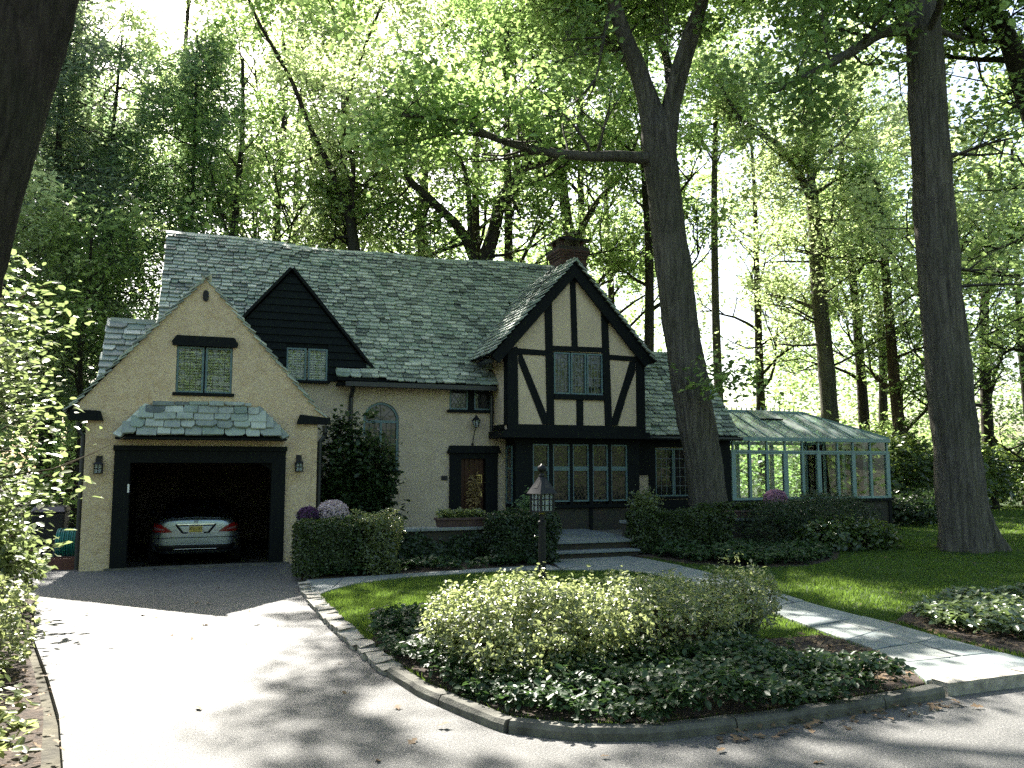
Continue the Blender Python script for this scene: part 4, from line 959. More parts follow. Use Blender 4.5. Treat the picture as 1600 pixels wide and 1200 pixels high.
patch('diffuser_trim', ([(-0.46, 0.385), (0, 0.392), (0.46, 0.385)], [(-0.46, 0.397), (0, 0.404), (0.46, 0.397)]), 'chrome', 0.03, 16, 1, parent=CAR)
y0 = rear_y(0, 0.8) - 0.03
pl = MB().box(-0.155, 0.155, y0, y0 + 0.012, 0.722, 0.876).build('number_plate', 'plate_white'); pl.parent = CAR
o = MB().box(-0.13, 0.13, y0 - 0.003, y0 + 0.001, 0.74, 0.868).build('plate_face', 'plate_yellow'); o.parent = pl
def lettering(name, txt, size, mat, parent, loc, rot=(math.pi / 2, 0, 0), ext=0.001):
    cu = bpy.data.curves.new(name, 'FONT'); cu.body = txt; cu.size = size; cu.align_x = 'CENTER'; cu.align_y = 'CENTER'; cu.extrude = ext
    t = bpy.data.objects.new(name + '_tmp', cu); COL.objects.link(t)
    d = bpy.context.evaluated_depsgraph_get(); me = bpy.data.meshes.new_from_object(t.evaluated_get(d)); bpy.data.objects.remove(t)
    o = link(name, me, None); me.materials.clear(); me.materials.append(M[mat]); o.rotation_euler = rot; o.location = loc; o.parent = parent; return o
lettering('plate_lettering', 'B70-CBA', 0.07, 'car_black', pl, (0, y0 - 0.005, 0.815)); lettering('plate_lettering', 'GARDEN STATE', 0.024, 'car_black', pl, (0, y0 - 0.005, 0.757))
em = MB(); ye = rear_y(0, 0.975) - 0.014
for i in range(20):
    a, b = 2 * math.pi * i / 20, 2 * math.pi * (i + 1) / 20
    em.bar((0.04 * math.cos(a), ye, 0.975 + 0.04 * math.sin(a)), (0.04 * math.cos(b), ye, 0.975 + 0.04 * math.sin(b)), 0.007, 0.01, (0, 1, 0))
for a in (90, 210, 330): em.bar((0, ye, 0.975), (0.038 * math.cos(R(a)), ye, 0.975 + 0.038 * math.sin(R(a))), 0.009, 0.008, (0, 1, 0))
o = em.build('star_emblem', 'car_black'); o.parent = CAR
# cabin
cab = [(0.62, 0.66, 0.98, 1.0), (1.0, 0.66, 0.9, 1.20), (1.45, 0.64, 0.9, 1.36), (2.0, 0.62, 0.9, 1.41), (2.6, 0.63, 0.9, 1.39), (3.1, 0.66, 0.9, 1.20), (3.6, 0.7, 0.9, 0.96)]
vs = []; k = 9
for y, W_, z0, z1 in cab:
    vs += [((W_ + (0.80 - W_) * 1.2) * -1, y, z0), (-W_ * 1.12, y, z0 + (z1 - z0) * 0.55), (-W_, y, z0 + (z1 - z0) * 0.85), (-W_ * 0.8, y, z1 - 0.01), (0, y, z1 + 0.015), (W_ * 0.8, y, z1 - 0.01), (W_, y, z0 + (z1 - z0) * 0.85), (W_ * 1.12, y, z0 + (z1 - z0) * 0.55), ((W_ + (0.80 - W_) * 1.2), y, z0)]
fs = [(i * k + j, i * k + j + 1, (i + 1) * k + j + 1, (i + 1) * k + j) for i in range(len(cab) - 1) for j in range(k - 1)]
o = MB().add(vs, fs).build('cabin_glass', 'car_black', smooth=True); o.parent = CAR; ss = o.modifiers.new('s', 'SUBSURF'); ss.levels = 1; ss.render_levels = 2
o = MB().add([(x, y, z + 0.018) for y, W_, z0, z1 in cab[2:5] for x, z in ((-W_ * 0.9, z1 - 0.05), (-W_ * 0.6, z1), (0, z1 + 0.012), (W_ * 0.6, z1), (W_ * 0.9, z1 - 0.05))], [(i * 5 + j, i * 5 + j + 1, (i + 1) * 5 + j + 1, (i + 1) * 5 + j) for i in range(2) for j in range(4)]).build('roof_panel', 'car_paint', smooth=True); o.parent = CAR
o = MB().bar((0, 1.55, 1.38), (0, 1.68, 1.46), 0.012, 0.04).build('roof_antenna', 'car_black'); o.parent = CAR
for s in (-1, 1):
    o = MB().lathe((0, 0, 0), [(0.05, -0.09), (0.08, -0.07), (0.09, 0), (0.07, 0.07)], 10).build('door_mirror', 'car_black', smooth=True); o.parent = CAR; o.location = (s * 0.99, 3.0, 1.02); o.rotation_euler = (0, R(90), 0)
    for y in (1.02, 3.9):
        wv_ = MB()
        prof = [(0.20, -0.11), (0.31, -0.11), (0.335, -0.08), (0.335, 0.08), (0.31, 0.11), (0.20, 0.11)]
        o = wv_.lathe((0, 0, 0), prof, 24).build('wheel', 'tyre', smooth=False); o.rotation_euler = (0, R(90), 0); o.location = (s * 0.83, y, 0.335); o.parent = CAR
        q = MB().lathe((0, 0, 0), [(0.205, -0.112), (0.19, -0.06), (0.05, -0.09), (0.05, 0.09), (0.19, 0.06), (0.205, 0.112)], 12).build('rim', 'chrome'); q.parent = o
CAR.scale = (0.94, 0.94, 0.94)
# things in the garage
o = MB().box(0.55, 0.75, 23.8, 23.9, 2.18, 2.3).build('wall_vent', 'black_iron', H)
o = empty('pull_cord', (-0.2, 17.4, 2.5), 'short red pull cord hanging from the garage ceiling', 'cord')
q = MB().tube([(0, 0, 0), (0.005, 0, -0.35)], 0.006, 5).build('rope', 'red_paint'); q.parent = o
q = MB().lathe((0.005, 0, -0.42), [(0.012, 0), (0.02, 0.02), (0.012, 0.07)], 8).build('grip', 'red_paint'); q.parent = o

# ---------------------------------------------------------------- lanterns
def wall_lantern(x, y, z, label):
    L = empty('wall_lantern', (x, y, z), label, 'lantern', 'lanterns beside the garage door')
    def pp(mb, n_, m_): o = mb.build(n_, m_); o.parent = L; return o
    pp(MB().box(-0.05, 0.05, -0.02, 0.0, -0.02, 0.17), 'back_plate', 'black_iron')
    pp(MB().box(-0.02, 0.02, -0.10, -0.015, 0.08, 0.11), 'bracket', 'black_iron')
    pp(MB().box(-0.045, 0.045, -0.145, -0.055, 0.05, 0.13), 'chimney_box', 'black_iron')
    pp(MB().add([(-0.085, -0.185, 0.02), (0.085, -0.185, 0.02), (0.085, -0.015, 0.02), (-0.085, -0.015, 0.02), (-0.045, -0.145, 0.06), (0.045, -0.145, 0.06), (0.045, -0.055, 0.06), (-0.045, -0.055, 0.06)], [(0, 3, 2, 1), (4, 5, 6, 7), (0, 1, 5, 4), (1, 2, 6, 5), (2, 3, 7, 6), (3, 0, 4, 7)]), 'hood', 'black_iron')
    fr = MB()
    for sx in (-1, 1):
        for yy in (-0.16, -0.045): fr.box(sx * 0.06 - 0.008, sx * 0.06 + 0.008, yy, yy + 0.016, -0.13, 0.02)
    fr.box(-0.006, 0.006, -0.16, -0.15, -0.13, 0.02).box(-0.06, 0.06, -0.16, -0.15, -0.06, -0.048).box(-0.07, 0.07, -0.17, -0.03, -0.145, -0.13)
    f_ = pp(fr, 'cage', 'black_iron')
    o = MB().box(-0.052, 0.052, -0.148, -0.044, -0.13, 0.02).build('pane', 'lamp_glass'); o.parent = f_
wall_lantern(-1.78, GF, 1.83, 'small black wall lantern on the left garage pier'); wall_lantern(1.64, GF, 1.86, 'small black wall lantern on the right garage pier')
L = empty('door_lantern', (5.85, MW, 2.75), 'black six sided lantern on a curved bracket above the front door', 'lantern')
def pp(mb, n_, m_, **k): o = mb.build(n_, m_, **k); o.parent = L; return o
pp(MB().tube([(0.0, -0.01, -0.42), (-0.01, -0.07, -0.36), (0.0, -0.1, -0.25), (0.01, -0.16, -0.1), (0.03, -0.2, -0.03)], 0.011, 6), 'bracket', 'black_iron')
pp(MB().lathe((0, -0.01, -0.44), [(0.02, 0), (0.035, 0.02), (0.02, 0.06)], 8), 'wall_rose', 'black_iron')
pp(MB().lathe((0.03, -0.2, -0.03), [(0.055, 0), (0.06, 0.015)], 6), 'lantern_base', 'black_iron')
pp(MB().lathe((0.03, -0.2, -0.015), [(0.052, 0), (0.09, 0.15)], 6), 'lantern_glass', 'lamp_glass')
cg = MB()
for i in range(6): a = math.pi * i / 3; cg.bar((0.03 + 0.055 * math.cos(a), -0.2 + 0.055 * math.sin(a), -0.02), (0.03 + 0.095 * math.cos(a), -0.2 + 0.095 * math.sin(a), 0.14), 0.012, 0.012)
pp(cg, 'cage', 'black_iron'); pp(MB().lathe((0.03, -0.2, 0.135), [(0.115, 0), (0.05, 0.07), (0.03, 0.10), (0.012, 0.13)], 6), 'hood', 'black_iron')

# lamp post on the lawn
LP = empty('lamp_post', (4.75, 11.6, 0.05), 'black lamp post with pyramid topped lantern standing on the lawn', 'lamp post')
def pp(mb, n_, m_, par=None, **k): o = mb.build(n_, m_, **k); o.parent = par or LP; return o
pp(MB().lathe((0, 0, 0), [(0.08, 0), (0.066, 0.04), (0.054, 0.06), (0.054, 0.90), (0.062, 0.91), (0.062, 0.94), (0.035, 0.96), (0.03, 1.08)], 16), 'post', 'black_iron', smooth=False)
pp(MB().lathe((0, 0, 1.05), [(0.05, 0), (0.06, 0.025), (0.05, 0.05)], 12), 'collar', 'brass')
o = pp(MB().tube([(-0.04, 0, 0), (-0.1, 0, 0)], 0.009, 6).lathe((-0.115, 0, -0.018), [(0.006, 0), (0.018, 0.009), (0.018, 0.027), (0.006, 0.036)], 8), 'side_knob', 'chrome'); o.location = (0, 0, 0.72)
rz = R(17); lz = 1.10
lt = empty('x', (0, 0, 0)); bpy.data.objects.remove(lt)
def rot(mb):
    c, s = math.cos(rz), math.sin(rz); mb.v = [(x * c - y * s, x * s + y * c, z) for x, y, z in mb.v]; return mb
fr = MB(); a_ = 0.12
fr.box(-a_ - .01, a_ + .01, -a_ - .01, a_ + .01, lz - 0.02, lz)
for i in (-1, 1):
    for j in (-1, 1): fr.box(i * a_ - 0.014, i * a_ + 0.014, j * a_ - 0.014, j * a_ + 0.014, lz, lz + 0.26)
cage = pp(rot(fr), 'cage', 'black_iron')
ba = MB()
for s in (-1, 1):
    for q in (-0.045, 0.045):
        ba.box(q - 0.006, q + 0.006, s * a_ - 0.007, s * a_ + 0.007, lz, lz + 0.26); ba.box(s * a_ - 0.007, s * a_ + 0.007, q - 0.006, q + 0.006, lz, lz + 0.26)
    for z_ in (lz + 0.085, lz + 0.17):
        ba.box(-a_, a_, s * a_ - 0.006, s * a_ + 0.006, z_ - 0.006, z_ + 0.006); ba.box(s * a_ - 0.0065, s * a_ + 0.0065, -a_, a_, z_ - 0.0055, z_ + 0.0055)
pp(rot(ba), 'glazing_bars', 'black_iron', cage)
for s in (-1, 1):
    pp(rot(MB().box(-a_ + .014, a_ - .014, s * a_ * 0.93 - 0.002, s * a_ * 0.93 + 0.002, lz, lz + 0.26)), 'pane', 'lamp_glass', cage); pp(rot(MB().box(s * a_ * 0.93 - 0.002, s * a_ * 0.93 + 0.002, -a_ + .014, a_ - .014, lz, lz + 0.26)), 'pane', 'lamp_glass', cage)
pp(MB().lathe((0, 0, lz), [(0.03, 0), (0.03, 0.1), (0.022, 0.12), (0.035, 0.15), (0.02, 0.19)], 10), 'bulb', 'white_paint', cage)
h0, h1 = 0.165, 0.028
rf = pp(rot(MB().add([(-h0, -h0, lz + 0.255), (h0, -h0, lz + 0.255), (h0, h0, lz + 0.255), (-h0, h0, lz + 0.255), (-h1, -h1, lz + 0.52), (h1, -h1, lz + 0.52), (h1, h1, lz + 0.52), (-h1, h1, lz + 0.52)], [(0, 3, 2, 1), (4, 5, 6, 7), (0, 1, 5, 4), (1, 2, 6, 5), (2, 3, 7, 6), (3, 0, 4, 7)])), 'lantern_roof', 'black_iron')
# dormer slots on the roof faces
def slot(q):
    pts = [(-0.05, 0.34), (0.045, 0.34), (0.045, 0.44), (-0.0, 0.47)]
    r_ = lambda t: h0 + (h1 - h0) * (t - 0.255) / 0.265
    vs = [(x, -r_(z) - 0.003, lz + z) for x, z in pts]; c, s = math.cos(q), math.sin(q)
    return MB().add([(x * c - y * s, x * s + y * c, z) for x, y, z in vs], [(0, 1, 2, 3)])
for q in (0, 1.5 * math.pi): pp(rot(slot(q)), 'roof_vent', 'interior_dark', rf)
pp(MB().lathe((0, 0, lz + 0.515), [(0.05, 0), (0.055, 0.01), (0.022, 0.03), (0.02, 0.05), (0.06, 0.075), (0.07, 0.11), (0.06, 0.145), (0.025, 0.165), (0.012, 0.185)], 14), 'finial', 'black_iron', rf, smooth=True)

# ---------------------------------------------------------------- small things
def trough(x0, x1, y0, y1, z, h, label):
    o = empty('planter_box', ((x0 + x1) / 2, (y0 + y1) / 2, z), label, 'planter')
    hx, hy = (x1 - x0) / 2, (y1 - y0) / 2
    mb = MB()
    for a in (0,): mb.add([(-hx * .94, -hy * .85, 0), (hx * .94, -hy * .85, 0), (hx * .94, hy * .85, 0), (-hx * .94, hy * .85, 0), (-hx, -hy, h), (hx, -hy, h), (hx, hy, h), (-hx, hy, h)], [(0, 3, 2, 1), (4, 5, 6, 7), (0, 1, 5, 4), (1, 2, 6, 5), (2, 3, 7, 6), (3, 0, 4, 7)])
    q = mb.build('box', 'terracotta'); q.parent = o
    q = MB().box(-hx - .02, hx + .02, -hy - .02, hy + .02, h - 0.035, h + 0.01).build('rim', 'terracotta', bevel=0.006); q.parent = o
    return o
TR1 = trough(4.05, 4.98, 14.93, 15.2, 0.692, 0.16, 'long brown planter box of greenery on the terrace wall below the front door')
TR2 = trough(10.1, 11.7, 15.53, 15.82, 0.682, 0.16, 'long brown planter box on the wall in front of the forked oak')
# behind the garage corner, left of it: bin, hose reel, iron fence
BN = empty('wheeled_bin', (-2.85, 18.6, 0), 'black wheeled bin with domed lid beside the garage wall', 'bin')
def pp(mb, n_, m_, par=BN, **k): o = mb.build(n_, m_, **k); o.parent = par; return o
pp(MB().add([(-.24, -.26, .06), (.24, -.26, .06), (.24, .26, .06), (-.24, .26, .06), (-.29, -.32, .92), (.29, -.32, .92), (.29, .34, .92), (-.29, .34, .92)], [(0, 3, 2, 1), (4, 5, 6, 7), (0, 1, 5, 4), (1, 2, 6, 5), (2, 3, 7, 6), (3, 0, 4, 7)]), 'body', 'bin_black', bevel=0.02)
pp(MB().add([(-.32, -.37, .92), (.32, -.37, .92), (.32, .37, .92), (-.32, .37, .92), (-.27, -.2, 1.05), (.27, -.2, 1.05), (.27, .25, 1.05), (-.27, .25, 1.05)], [(0, 3, 2, 1), (4, 5, 6, 7), (0, 1, 5, 4), (1, 2, 6, 5), (2, 3, 7, 6), (3, 0, 4, 7)]), 'lid', 'bin_black', bevel=0.03)
for s in (-1, 1):
    o = pp(MB().lathe((0, 0, 0), [(0.09, -0.02), (0.1, 0), (0.09, 0.02)], 14), 'wheel', 'tyre'); o.rotation_euler = (0, R(90), 0); o.location = (s * 0.26, 0.28, 0.1)
HR = empty('hose_reel', (-2.36, 17.3, 0), 'green garden hose coiled on a reel against the garage side', 'hose')
hs = MB()
for i in range(9):
    r_ = 0.24 + 0.012 * (i % 2); x = -0.15 + i * 0.036
    hs.tube([(x, r_ * math.cos(a * math.pi / 12), 0.42 + r_ * math.sin(a * math.pi / 12)) for a in range(25)], 0.017, 6, cap=False)
pp(hs, 'coiled_hose', 'hose', HR, smooth=True)
pp(MB().tube([(-0.2, 0, 0.42), (0.2, 0, 0.42)], 0.12, 14), 'drum', 'bin_black', HR)
pp(MB().bar((-0.2, -0.2, 0.0), (-0.2, 0, 0.45), 0.03, 0.03).bar((-0.2, 0.2, 0), (-0.2, 0, 0.45), 0.03, 0.03).bar((0.2, -0.2, 0.0), (0.2, 0, 0.45), 0.03, 0.03).bar((0.2, 0.2, 0), (0.2, 0, 0.45), 0.03, 0.03), 'stand', 'bin_black', HR)
RB = empty('low_trough', (-2.32, 16.75, 0), 'low reddish trough on the drive at the garage corner', 'trough')
pp(MB().box(-.25, .22, -.17, .17, 0, .03).box(-.25, .22, -.17, -.14, .03, .2).box(-.25, .22, .14, .17, .03, .2).box(-.25, -.22, -.14, .14, .03, .2).box(.19, .22, -.14, .14, .03, .2), 'box', 'red_paint', RB)
pp(MB().box(-.22, .19, -.14, .14, .03, .17), 'earth', 'mulch', RB)
FN = empty('iron_fence', (-5.2, 20.6, 0), 'black iron picket fence in the shade left of the garage', 'fence')
for i in range(34):
    x = -3.0 + i * 0.125; pp(MB().box(x, x + 0.022, -0.011, 0.011, 0.03, 1.12 + (0.06 if i % 2 else 0)), 'picket', 'black_iron', FN)
for z_ in (0.15, 0.95): pp(MB().box(-3.05, 2.2, -0.02, 0.02, z_, z_ + 0.035), 'rail', 'black_iron', FN)
for x in (-3.05, -1.2, 0.6, 2.2): pp(MB().box(x, x + 0.06, -0.03, 0.03, 0.0, 1.3), 'fence_post', 'black_iron', FN)

# ---------------------------------------------------------------- foliage
def frames(n_, tilt, rg, up=None):
    """leaf axis, side and normal for n leaves; tilt is the spread of the normal from vertical (or from up)"""
    az = rg.uniform(0, 2 * np.pi, n_)
    nrm = np.stack([rg.normal(0, tilt, n_), rg.normal(0, tilt, n_), np.ones(n_)], 1)
    if up is not None: nrm = up + np.stack([rg.normal(0, tilt, n_) for _ in range(3)], 1)
    nrm /= np.linalg.norm(nrm, axis=1, keepdims=True)
    d = np.stack([np.cos(az), np.sin(az), rg.normal(-0.25, 0.3, n_)], 1)
    d -= nrm * (d * nrm).sum(1, keepdims=True); d /= np.linalg.norm(d, axis=1, keepdims=True) + 1e-9
    return d, np.cross(nrm, d), nrm
SHAPES = {
    'diamond': (np.array([(0, 0, 0), (0.45, 0.34, 0.06), (1, 0, -0.08), (0.45, -0.34, 0.06)]), [(0, 1, 2, 3)]),
    'tri': (np.array([(0, 0.1, 0), (0.45, -0.42, 0.05), (1, 0.16, -0.08)]), [(0, 1, 2)]),
    'oval': (np.array([(0, 0, 0), (0.3, 0.27, 0.06), (0.7, 0.24, 0.04), (1, 0, -0.07), (0.7, -0.24, 0.04), (0.3, -0.27, 0.06)]), [(0, 3, 2, 1), (0, 5, 4, 3)]),
    'needle': (np.array([(0, 0, 0), (0.4, 0.10, 0.0), (1, 0, -0.05), (0.4, -0.10, 0.0)]), [(0, 1, 2, 3)]),
    'oak': (np.array([(0, 0, 0), (0.22, 0.20, 0.03), (0.40, 0.10, 0.0), (0.55, 0.34, 0.05), (0.72, 0.12, 0.0), (1.0, 0.0, -0.08), (0.72, -0.12, 0.0), (0.55, -0.34, 0.05), (0.40, -0.10, 0.0), (0.22, -0.20, 0.03)]),
            [(0, 2, 1, 1), (0, 8, 4, 2), (0, 9, 8, 8), (2, 4, 3, 3), (8, 7, 6, 6), (8, 6, 4, 4), (4, 6, 5, 5)]),
}
def leaves(name, P, size, rg, shape='diamond', tilt=0.6, mat='leaf_oak', up=None, jit=0.4):
    P = np.asarray(P, dtype=float); k = len(P); T, Fq = SHAPES[shape]
    d, s, nn = frames(k, tilt, rg, up)
    L = (size * (1 + rg.uniform(-jit, jit, k)))[:, None, None]
    V = P[:, None, :] + L * (T[None, :, 0:1] * d[:, None, :] + T[None, :, 1:2] * s[:, None, :] + T[None, :, 2:3] * nn[:, None, :])
    m_ = len(T); V = V.reshape(-1, 3)
    if shape == 'oak':
        tr = []
        for f in Fq: tr.append(f[:3]); 
        for f in Fq:
            if f[3] != f[2]: tr.append((f[0], f[2], f[3]))
        Fa = (np.arange(k)[:, None, None] * m_ + np.array(tr)[None]).reshape(-1, 3)
    else: Fa = (np.arange(k)[:, None, None] * m_ + np.array(Fq)[None]).reshape(-1, len(Fq[0]))
    return mesh_np(name, V, Fa, mat)

# where sunlight has to reach: leaves above these spots are thin
SX, SY = -to_sun.x / to_sun.z, -to_sun.y / to_sun.z
def sun_foot(P, z=0.0):
    h = P[:, 2] - z; return np.stack([P[:, 0] + h * SX, P[:, 1] + h * SY], 1)
CLEAR = [(-0.9, 11.0, 2.0, 3.2, 1.0), (-0.95, 8.0, 1.45, 2.6, 1.0), (-0.75, 5.2, 1.1, 1.8, 1.0), (7.0, 12.9, 0.7, 0.8, 0.8), (2.5, 6.25, 1.25, 1.2, 1.0), (6.4, 7.6, 0.5, 1.1, 0.97), (6.0, 5.6, 0.9, 0.6, 0.95), (5.0, 4.2, 1.4, 0.5, 0.9), (2.5, 4.5, 0.8, 0.4, 0.8),
         (8.8, 6.8, 1.3, 0.8, 0.9), (2.2, 10.4, 0.7, 0.7, 0.85), (4.9, 12.4, 0.9, 0.3, 0.8), (-2.6, 15.4, 0.9, 1.2, 0.9), (8.1, 8.6, 0.6, 0.5, 0.8), (18.5, 16.5, 2.6, 0.7, 0.8), (13.6, 15.3, 0.7, 0.5, 0.8), (-2.6, 9.3, 1.3, 3.2, 0.92), (15.5, 16.5, 2.5, 0.9, 0.8), (20.5, 20.5, 3, 2, 0.8), (12.2, 9.3, 1.2, 0.6, 0.6), (10.3, 12.9, 1.2, 0.5, 0.6)]
def sun_keep(P, rg):
    f = sun_foot(P); keep = np.ones(len(P), bool)
    wob = 0.25 * np.sin(f[:, 0] * 3.1 + 1.7 * np.sin(f[:, 1] * 2.3)) + 0.2 * np.sin(f[:, 1] * 4.3 + f[:, 0])
    for cx, cy_, rx, ry_, st in CLEAR:
        q = ((f[:, 0] - cx) / rx) ** 2 + ((f[:, 1] - cy_) / ry_) ** 2 + wob
        keep &= ~((q < 1.0) & (rg.random(len(P)) < st) & (P[:, 2] > 4.6))
    return keep

def spline(pts, k):
    P = [Vector(p) for p in pts]; out = []; m_ = len(P)
    for i in range(m_ - 1):
        a, b, c, d = P[max(i - 1, 0)], P[i], P[i + 1], P[min(i + 2, m_ - 1)]
        for j in range(k):
            t = j / k; out.append(0.5 * ((2 * b) + (c - a) * t + (2 * a - 5 * b + 4 * c - d) * t * t + (-a + 3 * b - 3 * c + d) * t ** 3))
    out.append(P[-1]); return out

class Tree:
    def __init__(s, seed): s.mb = MB(); s.tips = []; s.r = random.Random(seed); s.rg = np.random.default_rng(seed)
    def stem(s, pts, r0, r1, sides=12, k=5, flare=0.0, knots=0.04):
        q = spline(pts, k); m_ = len(q)
        rad = [(r0 + (r1 - r0) * (i / (m_ - 1)) ** 0.9) * (1 + s.r.uniform(-knots, knots)) for i in range(m_)]
        if flare:
            for i in range(m_): rad[i] *= 1 + flare * math.exp(-max(0, q[i].z - q[0].z) / (1.1 * r0 + 0.25))
        s.mb.tube(q, rad, sides); return q, rad
    def bole(s, pts, r0, r1, flare=0.4, sides=64, ring=0.11, ridge=0.075, seed=1, taper=0.0):
        rr = random.Random(seed); q = spline(pts, 14); L = [0.0]
        for a, b in zip(q, q[1:]): L.append(L[-1] + (b - a).length)
        n_ = max(8, int(L[-1] / ring)); pos = []
        j = 0
        for i in range(n_ + 1):
            dd = L[-1] * i / n_
            while j < len(L) - 2 and L[j + 1] < dd: j += 1
            pos.append(q[j].lerp(q[j + 1], min(1, max(0, (dd - L[j]) / max(1e-6, L[j + 1] - L[j])))))
        ph = [rr.uniform(0, 6.28) for _ in range(6)]; fr = [7, 13, 17, 23, 29, 37]; V = []; base = len(s.mb.v)
        for i, p in enumerate(pos):
            t = i / n_; z = p.z; r = (r0 + (r1 - r0) * t) * (1 + 0.02 * math.sin(z * 2.1 + ph[0]) + 0.015 * math.sin(z * 5.3 + ph[1]))
            if taper and t > 1 - taper: r *= 1 - 0.8 * ((t - 1 + taper) / taper) ** 1.5
            fl = flare * math.exp(-max(0, z - q[0].z) / 0.42); tg = (pos[min(i + 1, n_)] - pos[max(i - 1, 0)]).normalized()
            x = tg.cross(Vector((0.1, 0.98, 0.1))).normalized(); y = tg.cross(x)
            for m_ in range(6): ph[m_] += rr.gauss(0, 0.09 + 0.03 * m_)
            for k in range(sides):
                a = 2 * math.pi * k / sides
                g_ = sum(math.sin(fr[m_] * a + ph[m_]) for m_ in range(2, 6)) * 0.28 + 0.25 * math.sin(fr[0] * a + ph[0])
                g_ = 1 - abs(g_) * 1.6 + rr.gauss(0, 0.25)
                rad = r * (1 + ridge * g_ * (0.6 + 0.4 * math.sin(z * 3 + 3 * a)) + fl * (0.75 + 0.5 * math.sin(5 * a + ph[1] * 0.1 + 1)))
                V.append(p + (x * math.cos(a) + y * math.sin(a)) * rad)
        F_ = [(i * sides + k, i * sides + (k + 1) % sides, (i + 1) * sides + (k + 1) % sides, (i + 1) * sides + k) for i in range(n_) for k in range(sides)]
        s.mb.add(V, F_); q2 = spline(pts, 6); return q2, [r0 + (r1 - r0) * i / (len(q2) - 1) for i in range(len(q2))]
    def grow(s, p, d, length, r, depth, spread=0.75, up=0.18, tipn=3):
        d = Vector(d).normalized(); pts = [Vector(p)]; n_ = 5 if depth else 2; cur = Vector(p); dd = d.copy()
        for i in range(n_):
            dd = (dd + Vector((s.r.gauss(0, 0.16), s.r.gauss(0, 0.16), s.r.gauss(0, 0.12) + up * 0.25))).normalized()
            cur = cur + dd * (length / n_); pts.append(cur.copy())
        s.mb.tube(pts, [r * (1 - 0.75 * i / n_) for i in range(n_ + 1)], 6 if depth > 1 else 4 if depth else 3, cap=False)
        if depth == 0:
            for i in range(tipn): s.tips.append(pts[-1].lerp(pts[0], i * 0.22) + Vector((s.r.gauss(0, .12), s.r.gauss(0, .12), s.r.gauss(0, .12))))
            return
        kids = s.r.choice([3, 4, 4, 5])
        for i in range(kids):
            t = 0.35 + 0.65 * (i + s.r.random()) / kids; q = min(int(t * n_), n_ - 1); b = pts[q].lerp(pts[q + 1], t * n_ - q)
            side = Vector((s.r.gauss(0, 1), s.r.gauss(0, 1), s.r.gauss(0.15, 0.6))).normalized()
            s.grow(b, dd * (1 - spread * 0.6) + side * spread + Vector((0, 0, up)), length * s.r.uniform(0.5, 0.72), r * 0.5, depth - 1, spread, up, tipn)
    def twigs(s, q, rad, n_, length, depth=1, t0=0.2, bias=(0, 0, 0), up=0.2, spread=0.8):
        for i in range(n_):
            t = t0 + (1 - t0) * (i + s.r.random()) / n_; j = min(int(t * (len(q) - 1)), len(q) - 2); b = q[j].lerp(q[j + 1], s.r.random())
            tang = (q[j + 1] - q[j]).normalized()
            side = Vector((s.r.gauss(0, 1), s.r.gauss(0, 1), s.r.gauss(0.1, 0.7))).normalized() + Vector(bias)
            s.grow(b, side + tang * 0.5, length * s.r.uniform(0.6, 1.25) * (1.1 - 0.4 * t), max(0.012, rad[j] * 0.4), depth, spread, up)
    def finish(s, name, base, label, cat='tree', group=None, per=22, size=0.17, sig=(0.33, 0.33, 0.19), bark_='bark_grey', leaf='leaf_oak', shape='diamond', tilt=0.6, dens=1.0, smooth=True, free=False):
        o = empty(name, base, label, cat, group)
        t = s.mb.build('trunk', bark_, o, smooth=smooth)
        T_ = np.array([tuple(p) for p in s.tips]); T_ = T_[T_[:, 2] > 0.4]
        ks = 1.0 if size < 0.16 or shape != 'diamond' else 0.84; per = per / ks ** 1.6; size *= ks
        if shape == 'diamond' and base[1] > 20: shape = 'tri'; size *= 1.12
        P = np.repeat(T_, max(1, int(per * dens)), 0); P = P + s.rg.normal(0, 1, P.shape) * np.array(sig)
        P = P[sun_keep(P, s.rg) & (P[:, 2] > 0.3)]
        b_ = P[:, 0] / P[:, 1]; op = (b_ > 0.535) & (b_ < 0.66) & (P[:, 1] < 16.7) & (P[:, 1] > 9) & (P[:, 2] < 12.6) & (P[:, 2] > 4.8)     # the open gap under the two oaks' crowns
        P = P[~(op & (s.rg.random(len(P)) < 0.93))]
        # nothing grows through the house
        hs = (P[:, 0] > -2.2) & (P[:, 0] < 10.2) & (P[:, 1] > 16) & (P[:, 1] < 24.5) & (P[:, 2] < 7.9 - 1.05 * np.abs(P[:, 1] - 21.4)) | (P[:, 0] > 9.8) & (P[:, 0] < 18.4) & (P[:, 1] > 17.9) & (P[:, 1] < 22.2) & (P[:, 2] < 4.2)
        if not free: P = P[~hs]
        me = leaves('crown', P, size, s.rg, shape, tilt, leaf); c = link('crown', me); keep_place(c, o)
        return o, len(P)
NL = 0
